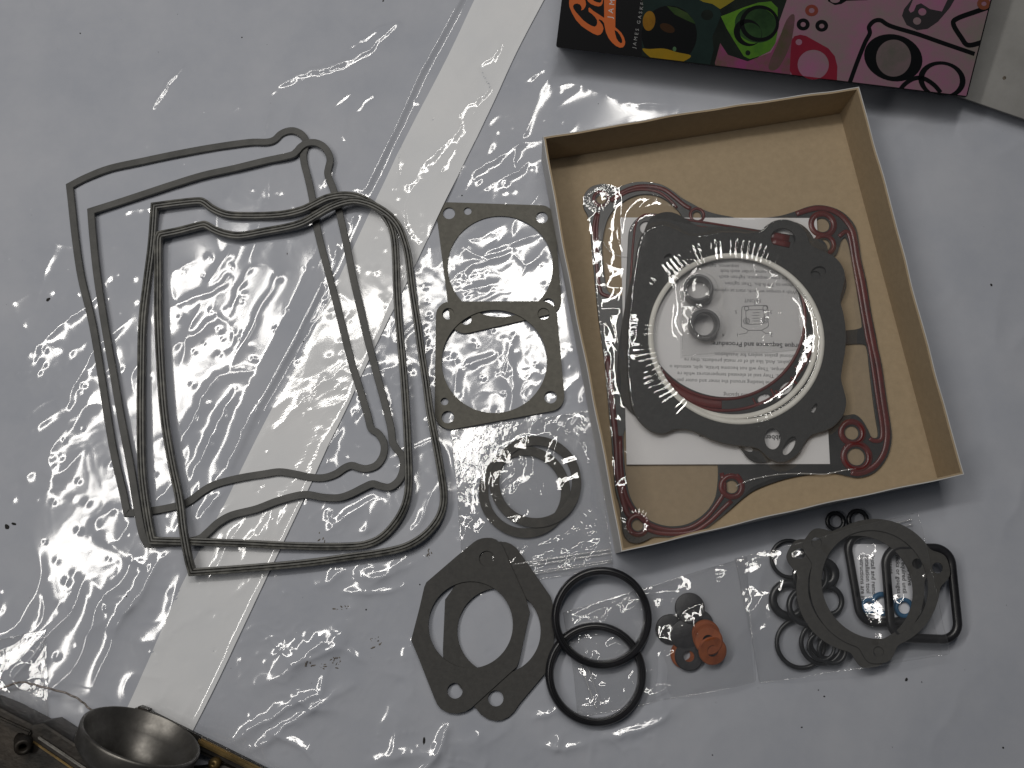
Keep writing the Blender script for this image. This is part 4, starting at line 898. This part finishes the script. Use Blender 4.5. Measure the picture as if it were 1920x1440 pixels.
zg, zh, zl = Zm(1010, 0, 4.085), Zm(1450, 0, 4.085), Zm(1020, 0, 10.667)
lvl = [0]
def LF(pts): return [face_uv(x, y, LO, lu, lv, ln_) for x, y in pts]
def inside_lid(pts):
    """clip a face polygon to the lid's printed top"""
    out = [np.array(p) for p in pts]
    for o2, n2 in ((np.array([.0, .0006]), np.array([0, 1.])), (np.array([.0006, 0.]), np.array([1., 0])), (np.array([LW - .0006, 0.]), np.array([-1., 0])), (np.array([0, LD - .0006]), np.array([0, -1.]))):
        res = []
        for i in range(len(out)):
            a, b = out[i - 1], out[i]; da, db = np.dot(a - o2, n2), np.dot(b - o2, n2)
            if (da >= 0) != (db >= 0): res.append(a + (b - a) * da / (da - db))
            if db >= 0: res.append(b)
        out = res
        if len(out) < 3: return []
    return [tuple(p) for p in out]
def printed(name, pts_px, mat, holes=(), level=1, parent=None, smooth=False):
    pts = inside_lid(LF(cr_closed(pts_px, 4) if smooth else pts_px))
    if len(pts) < 3: return None
    return flat_link(name, plate_mesh(name, pts, [LF(h) for h in holes], .00004 * level, .00003, .000003), mat, parent or lid)
def ell(cx0, cy0, rx, ry, n=36, rot_=0.0): return [(cx0 + rx * math.cos(a) * math.cos(rot_) - ry * math.sin(a) * math.sin(rot_), cy0 + rx * math.cos(a) * math.sin(rot_) + ry * math.sin(a) * math.cos(rot_)) for a in np.linspace(0, 2 * np.pi, n, endpoint=False)]
pk, pk2 = (.50, .17, .34), (.30, .27, .24)
pic = printed('picture_panel', zg([(790, -300), (3480, -300), (3480, 800), (790, 800)]), ink('pink_cloud', pk, .3, pk2, 22))
def pr(name, pts, col, holes=(), level=3, smooth=False): return printed(name, pts, ink(name, *col) if isinstance(col, tuple) and isinstance(col[0], tuple) else ink(name, col), holes, level, pic, smooth)
blk = (.008, .009, .010)
pr('dark_background', zg([(790, -300), (1960, -300), (1900, 0), (1830, 200), (1700, 420), (1520, 600), (790, 600)]), ((.010, .014, .012), .3, (.03, .04, .03), 25), level=2)
pr('pink_haze', zg([(1360, 560), (1350, 480), (1390, 330), (1450, 420), (1600, 470), (1780, 400), (1860, 250), (1960, 300), (1920, 620), (1600, 600)]), ((.36, .07, .22), .3, (.18, .12, .08), 60), level=3, smooth=False)
pr('green_haze', zg([(1760, 500), (1830, 330), (1900, 150), (1960, 120), (1930, 330), (1850, 500), (1790, 540)]), ((.12, .10, .06), .3, (.20, .09, .12), 60), level=4, smooth=True)
pr('teal_gasket_picture', zg([(800, -300), (800, 60), (790, 150), (790, 380), (850, 440), (1000, 500), (1150, 480), (1240, 510), (1310, 500), (1340, 380), (1330, 280), (1370, 190), (1400, 110), (1370, 40), (1290, 10), (1200, -40), (1100, -300)]), ((.016, .030, .028), .3, (.022, .045, .04), 40), [zg(ell(1290, 115, 46, 40))], 4)
pr('yellow_disc_picture', zg([(1230, -100), (1200, -20), (1260, 15), (1330, 30), (1390, 70), (1440, 40), (1500, 0), (1540, -100)]), ((.40, .30, .03), .3, (.30, .26, .03), 30), level=5)
pr('bore_picture', zg(ell(1000, 265, 212, 222)), blk, level=5)
pr('yellow_reflection_picture', zg([(795, 372), (850, 375), (960, 372), (1060, 400), (1165, 425), (1120, 465), (1040, 488), (960, 488), (880, 455), (820, 410)]), ((.46, .27, .015), .3, (.36, .24, .02), 50), level=6, smooth=True)
pr('amber_reflection_picture', zg(ell(845, 160, 48, 76, rot_=.1)), ((.42, .22, .02), .3, (.28, .12, .015), 60), level=6)
pr('brown_reflection_picture', zg(ell(985, 215, 60, 32, rot_=.4)), (.06, .028, .012), level=6)
pr('green_reflection_picture', zg([(980, 45), (1060, 60), (1140, 100), (1190, 160), (1200, 185), (1120, 150), (1040, 110)]), ((.03, .07, .02), .3, (.06, .10, .03), 60), level=6)
pr('green_gasket_picture', zg([(1395, 125), (1450, 105), (1560, 60), (1680, 20), (1780, 10), (1830, 60), (1828, 250), (1812, 330), (1770, 390), (1690, 430), (1615, 452), (1570, 430), (1500, 320), (1440, 220)]), ((.16, .36, .03), .3, (.08, .22, .03), 45), [zg(ell(1602, 405, 19, 20))], 6)
pr('green_bore_picture', zg(ell(1665, 190, 165, 135, rot_=.25)), ((.02, .05, .02), .3, (.05, .12, .04), 40), level=7)
pr('oring_picture', zg(ell(1690, 180, 150, 140)), blk, [zg(ell(1695, 178, 122, 112))], 8)
pr('oring_picture', zg(ell(1600, 250, 110, 100, rot_=.6)), blk, [zg(ell(1625, 255, 88, 78, rot_=.6))], 8)
pr('spot_picture', zg(ell(1040, 375, 14, 18)), (.10, .20, .10), level=7)
pr('orange_washer_picture', zh(ell(293, 80, 50, 44)), (.30, .07, .05), [zh(ell(293, 80, 22, 20))], 4)
pr('washer_picture', zh(ell(228, 187, 50, 46)), blk, [zh(ell(228, 187, 20, 19))], 4)
pr('washer_picture', zh(ell(370, 197, 49, 45)), blk, [zh(ell(370, 199, 20, 18))], 4)
pr('red_gasket_picture', zh([(140, 310), (160, 278), (205, 266), (250, 275), (330, 320), (420, 370), (470, 430), (490, 510), (486, 628), (400, 622), (160, 602), (125, 540), (132, 400)]), ((.33, .025, .05), .3, (.26, .02, .045), 40), [zh(ell(305, 495, 120, 114)), zh(ell(195, 322, 25, 24))], 4)
def stroke(pts, w):
    p = [np.array(q) for q in cr_open(pts, 6)]; l, r = [], []
    for i in range(len(p)):
        d = p[min(i + 1, len(p) - 1)] - p[max(i - 1, 0)]; d = d / np.linalg.norm(d); nn = np.array([d[1], -d[0]]) * w / 2
        l.append(tuple(p[i] + nn)); r.append(tuple(p[i] - nn))
    return l + r[::-1]
pr('outline_gasket_picture', stroke(zh([(575, 660), (640, 480), (700, 330), (738, 255), (732, 205), (770, 162), (820, 155), (868, 185), (930, 210), (1100, 260), (1300, 330), (1590, 430)]), 8), blk, level=4)
pr('thick_ring_picture', zh(ell(918, 442, 226, 178, rot_=.25)), blk, [zh(ell(920, 445, 134, 142))], 5)
pr('ring_bore_picture', zh(ell(920, 445, 134, 142)), ((.17, .16, .14), .3, (.26, .18, .20), 60), level=4)
pr('thin_ring_picture', zh(ell(1290, 610, 182, 140, rot_=.15)), blk, [zh(ell(1290, 612, 138, 118, rot_=.15))], 6)
pr('ring_arc_picture', stroke(zh([(960, 700), (1010, 640), (1080, 600), (1150, 600), (1230, 650), (1290, 720)]), 8), blk, level=6)
pr('strap_gasket_picture', zh([(1040, -200), (1055, 0), (1000, 70), (985, 120), (1020, 190), (1100, 230), (1180, 220), (1260, 165), (1350, 60), (1420, -60), (1380, -100), (1290, 88), (1200, 70), (1130, 25), (1095, 38), (1075, 85), (1050, 98), (1035, 75), (1075, -20), (1080, -200)]), (.05, .045, .05), [zh(ell(1140, 90, 31, 29)), zh(ell(1100, 160, 31, 29))], 5)
pr('loop_gasket_picture', stroke(zh([(1690, 40), (1560, 85), (1410, 140), (1378, 185), (1440, 290), (1490, 345), (1590, 325), (1640, 300)]), 9), blk, level=5)
pr('orange_washer_picture', zh(ell(1610, 28, 50, 46)), (.28, .09, .05), [zh(ell(1612, 28, 20, 18))], 6)
pr('gasket_corner_picture', zh([(405, -40), (420, 10), (470, 38), (520, 30), (560, 5), (720, 0), (720, -40)]), blk, [zh(ell(472, 0, 38, 22))], 4)
OR_ = ink('orange', (.90, .21, .055), .35)
logo = printed('script_lettering', zl([(510, -30), (500, 60), (510, 140), (560, 260), (640, 400), (750, 520), (880, 610), (980, 670), (1070, 705), (1130, 690), (1170, 640), (1190, 570), (1170, 500), (1120, 430), (1090, 400), (1105, 385), (1160, 410), (1200, 460), (1220, 560), (1240, 650), (1290, 760), (1360, 850), (1440, 920), (1520, 955), (1580, 945), (1615, 900), (1625, 840), (1600, 750), (1550, 660), (1480, 590), (1425, 545), (1430, 200), (1440, -30), (1450, -600), (1210, -600), (1200, -30), (1205, 360), (1100, 290), (990, 220), (910, 150), (888, 170), (895, 235), (960, 280), (1020, 340), (1060, 400), (1065, 460), (1050, 510), (1010, 535), (950, 515), (870, 470), (780, 400), (700, 310), (630, 230), (590, 170), (580, 120), (610, 80), (660, 70), (720, 90), (745, 130), (755, 170), (740, 210), (790, 190), (825, 140), (840, 90), (830, 20), (790, -60), (700, -110), (590, -90)]), OR_, [zl([(1410, 600), (1425, 680), (1450, 770), (1490, 830), (1535, 865), (1565, 850), (1560, 790), (1520, 700), (1465, 630)])], 2)
printed('script_letter', zl([(840, -120), (855, -30), (880, 30), (940, 80), (1020, 115), (1090, 130), (1140, 115), (1170, 70), (1185, -30), (1180, -120), (1150, -120), (1160, -30), (1150, 30), (1120, 55), (1060, 45), (1000, 20), (960, -30), (940, -120)]), OR_, (), 2)
white_ink = ink('white', (.95, .95, .95)); pale_ink = ink('pale', (.5, .5, .5))
p = LF(zl([(1322, 362)]))[0]
flat_link('small_lettering', text_mesh('small_lettering', 'JAMES', .0042, (p[0], p[1], .00014), math.pi / 2, align='LEFT', spacing=1.75), white_ink, lid)
p = LF(zl([(1800, 965)]))[0]
flat_link('small_lettering', text_mesh('small_lettering', 'JAMES GASKETS', .0028, (p[0], p[1], .00014), math.pi / 2 - .04, align='LEFT', spacing=1.62), pale_ink, lid)

# ================================================================== carburettor in the lower left corner
zc_ = Zm(0, 1240, 4.0)
carb = empty('carburettor', P(150, 1500), 'dirty alloy carburettor with a wide open bell mouth at the lower left corner', 'carburettor')
HZc = .040
rc_ = P(*zc_([(1065, 550)])[0], HZc)
view = (Vector((0, 0, HC)) - rc_).normalized()
imup = Vector((.34, .94, 0)); imup = (imup - view * imup.dot(view)).normalized()
k_ = .40
axis = (view * k_ + imup * math.sqrt(1 - k_ * k_)).normalized()
RB = .0300
bell_prof = [(RB * .97, .0), (RB, -.0005), (RB * 1.005, -.0015), (RB * .985, -.0095), (RB * .90, -.0125), (RB * .66, -.018), (RB * .56, -.040), (RB * .50, -.040), (RB * .52, -.022), (RB * .62, -.0145), (RB * .80, -.0095), (RB * .92, -.0050), (RB * .955, -.0005)]
bell = link('bell_mouth', lathe_mesh('bell_mouth', bell_prof, 96), M['alu'], carb, True)
bell.matrix_parent_inverse = Matrix.Identity(4)
Rm = axis.to_track_quat('Z', 'Y').to_matrix().to_4x4()
bell.data.transform(Matrix.Translation(rc_) @ Rm)
bell['label'] = 'wide dull alloy bell mouth'
back = rc_ - axis * .045
def obox(name, a_px, b_px, za, zb, width, height, mat, bevel=.0012, parent=carb):
    a, b = P(*a_px, za), P(*b_px, zb); d = b - a
    me = box_mesh(name, (0, 0, 0), (d.length, width, height), bevel)
    me.transform(Matrix.Translation((a + b) / 2) @ d.to_track_quat('X', 'Z').to_matrix().to_4x4())
    o = link(name, me, mat, parent); autosmooth(o, 30); return o
link('throat', lathe_mesh('throat', [(.00001, -.002), (.021, -.002), (.022, 0), (.0215, .012), (.019, .013), (.00001, .013)], 40), M['castdark'], carb, True).data.transform(Matrix.Translation(back - axis * .004) @ Rm)
link('throttle_plate', lathe_mesh('throttle_plate', [(.00001, 0), (.00001, .0008), (.0208, .0008), (.0208, 0)], 40), M['alu'], carb, True).data.transform(Matrix.Translation(rc_ - axis * .034) @ Rm)
cb = W2([(-120, 1285), (0, 1333), (60, 1364), (80, 1361), (138, 1399), (153, 1397), (178, 1424), (262, 1490), (270, 1570), (-120, 1570)], .024)
o = link('body_casting', plate_mesh('body_casting', cb, [], .0005, .0235, .0016), M['castdark'], carb); autosmooth(o, 30)
cb2 = W2([(300, 1452), (420, 1440), (560, 1500), (560, 1600), (280, 1600)], .010)
o = link('body_casting', plate_mesh('body_casting', cb2, [], .0005, .010, .0016), M['castdark'], carb); autosmooth(o, 30)
obox('flange_rib', (72, 1382), (215, 1478), .0248, .0248, .0014, .0018, M['alu'], .0004)
obox('flange_rib', (62, 1390), (195, 1482), .0246, .0246, .0010, .0014, M['brass'], .0003)
obox('flange_rib', (-40, 1332), (58, 1376), .0246, .0246, .0030, .0030, M['castdark'], .0008)
obox('cross_rail', (262, 1338), (520, 1466), .0046, .0046, .0075, .0080, M['castdark'], .002)
obox('cross_rail', (372, 1388), (560, 1482), .0095, .0095, .0035, .0030, M['brass'], .0010)
bp_ = P(44, 1394, .026)
boss = link('mounting_boss', lathe_mesh('mounting_boss', [(.0018, .0), (.0018, .0050), (.0022, .0056), (.0036, .0056), (.0042, .0048), (.0050, -.006), (.0018, -.006)], 36), M['castdark'], carb, True)
boss.data.transform(Matrix.Translation(bp_) @ Matrix.Rotation(.4, 4, 'Y') @ Matrix.Rotation(.25, 4, 'X'))
sp_ = P(402, 1432, .012)
s_ = link('screw', lathe_mesh('screw', [(.00001, .003), (.0022, .0026), (.003, .0015), (.0032, 0), (.0032, -.006), (.00001, -.006)], 20), M['brass'], carb, True); s_.data.transform(Matrix.Translation(sp_))
obox('lug', (256, 1330), (282, 1340), .005, .005, .005, .009, M['castdark'], .0012)

# thin tie wire and crumpled clear bag beside the carburettor
wp = cr_open([(-20, 1296), (0, 1290), (20, 1283), (38, 1280), (60, 1284), (90, 1291), (125, 1300), (150, 1312), (165, 1325), (190, 1345)], 8)
wl_ = [(*P(x, y, .012)[:2], .004 + .008 * math.sin(min(1, i / 60) * math.pi * .5) + .0006 * math.sin(i * .9)) for i, (x, y) in enumerate(wp)]
o = link('tie_wire', sweep_mesh('tie_wire', wl_, round_prof(.0011, .0011, 8), False), material('thin_wire', (.22, .19, .17), .4, (.35, .32, .30), 90, metal=.4), None, True)
recenter(o, (wl_[30][0], wl_[30][1], 0)); tag(o, 'thin twisted wire reaching from the left edge to the bell mouth', 'wire')
b4 = empty('crumpled_bag', P(40, 1260), 'crumpled clear plastic bag corner at the lower left edge', 'plastic bag')
film_pair(b4, [(-60, 1215), (86, 1180), (92, 1360), (-60, 1400)], [(*P(20, 1280)[:2], .008, .006)], 6.6, 120, 120, .0016, (), ridges=[([(70, 1190), (78, 1260), (72, 1350)], 2.4, 2.0), ([(50, 1200), (85, 1205), (88, 1230)], 2.0, 1.6)])

# ================================================================== grit and grime on the sheet
bmg = bmesh.new()
def speck(px, py, s, el=1.0):
    s *= .72
    p = P(px, py); a = random.uniform(0, 6.3)
    if p.x < -.34 or p.y > .4: return
    r = bmesh.ops.create_icosphere(bmg, subdivisions=1, radius=s)
    m = Matrix.Translation((p.x, p.y, sheet_z(p.x, p.y) + s * .3)) @ Matrix.Rotation(a, 4, 'Z') @ Matrix.Diagonal((el, 1, .5, 1))
    for v in r['verts']: v.co = m @ (v.co * random.uniform(.75, 1.2))
for px, py, s, el in ((150, 62, .0007, 1), (453, 69, .0006, 1), (90, 561, .0012, 1.8), (12, 987, .0018, 1.6), (25, 982, .0012, 1.8), (80, 690, .0006, 1), (538, 475, .0005, 2), (568, 640, .0006, 1), (1700, 1274, .0013, 1.2), (1729, 1279, .0005, 1), (1859, 534, .0010, 1.2), (795, 1389, .0011, 2.6), (237, 1118, .0006, 1), (505, 1365, .0004, 1), (787, 1096, .0006, 1), (686, 1143, .0007, 1), (1882, 1402, .0008, 1), (1504, 1364, .0007, 1), (1546, 1306, .0006, 1.5), (1535, 1294, .0005, 1), (1336, 1416, .0006, 1), (1122, 194, .0005, 1), (866, 366, .0006, 1), (718, 0, .0007, 1.5), (1422, 345, .0000001, 1)): speck(px, py, s, el)
for i in range(110):
    px, py = random.uniform(0, 1900), random.uniform(0, 1430)
    if 1000 < px < 1830 and 140 < py < 1050: continue
    speck(px, py, random.uniform(.00010, .00026), random.uniform(1, 1.8))
me = bpy.data.meshes.new('grit'); bmg.to_mesh(me); bmg.free()
o = link('grit', me, M['grit']); tag(o, 'dark specks of grit scattered over the plastic sheet', 'grit', kind='stuff')
bmg = bmesh.new()
def smear(px, py, s, el, a):
    p = P(px, py); r = bmesh.ops.create_icosphere(bmg, subdivisions=2, radius=s)
    m = Matrix.Translation((p.x, p.y, sheet_z(p.x, p.y))) @ Matrix.Rotation(a, 4, 'Z') @ Matrix.Diagonal((el, 1, .22, 1))
    for v in r['verts']: v.co = m @ (v.co * random.uniform(.6, 1.25))
for cx0, cy0, n_, sx_, sy_, a0 in ((632, 1238, 16, 6, 5, .6), (602, 1250, 16, 14, 2.0, .05), (577, 1240, 8, 4, 5, 1.2), (703, 1205, 10, 8, 8, .8), (640, 1140, 8, 9, 4, -.5), (606, 1008, 7, 5, 6, 1.0), (803, 1042, 10, 2, 9, 1.5)):
    for i in range(n_): smear(random.gauss(cx0, sx_), random.gauss(cy0, sy_), random.uniform(.00012, .00045), random.uniform(1.2, 3.0), a0 + random.uniform(-.6, .6))
me = bpy.data.meshes.new('grime'); bmg.to_mesh(me); bmg.free()
o = link('grime', me, M['smear']); tag(o, 'brown grimy smears on the plastic sheet between the strip and the lozenge gaskets', 'grime', kind='stuff')
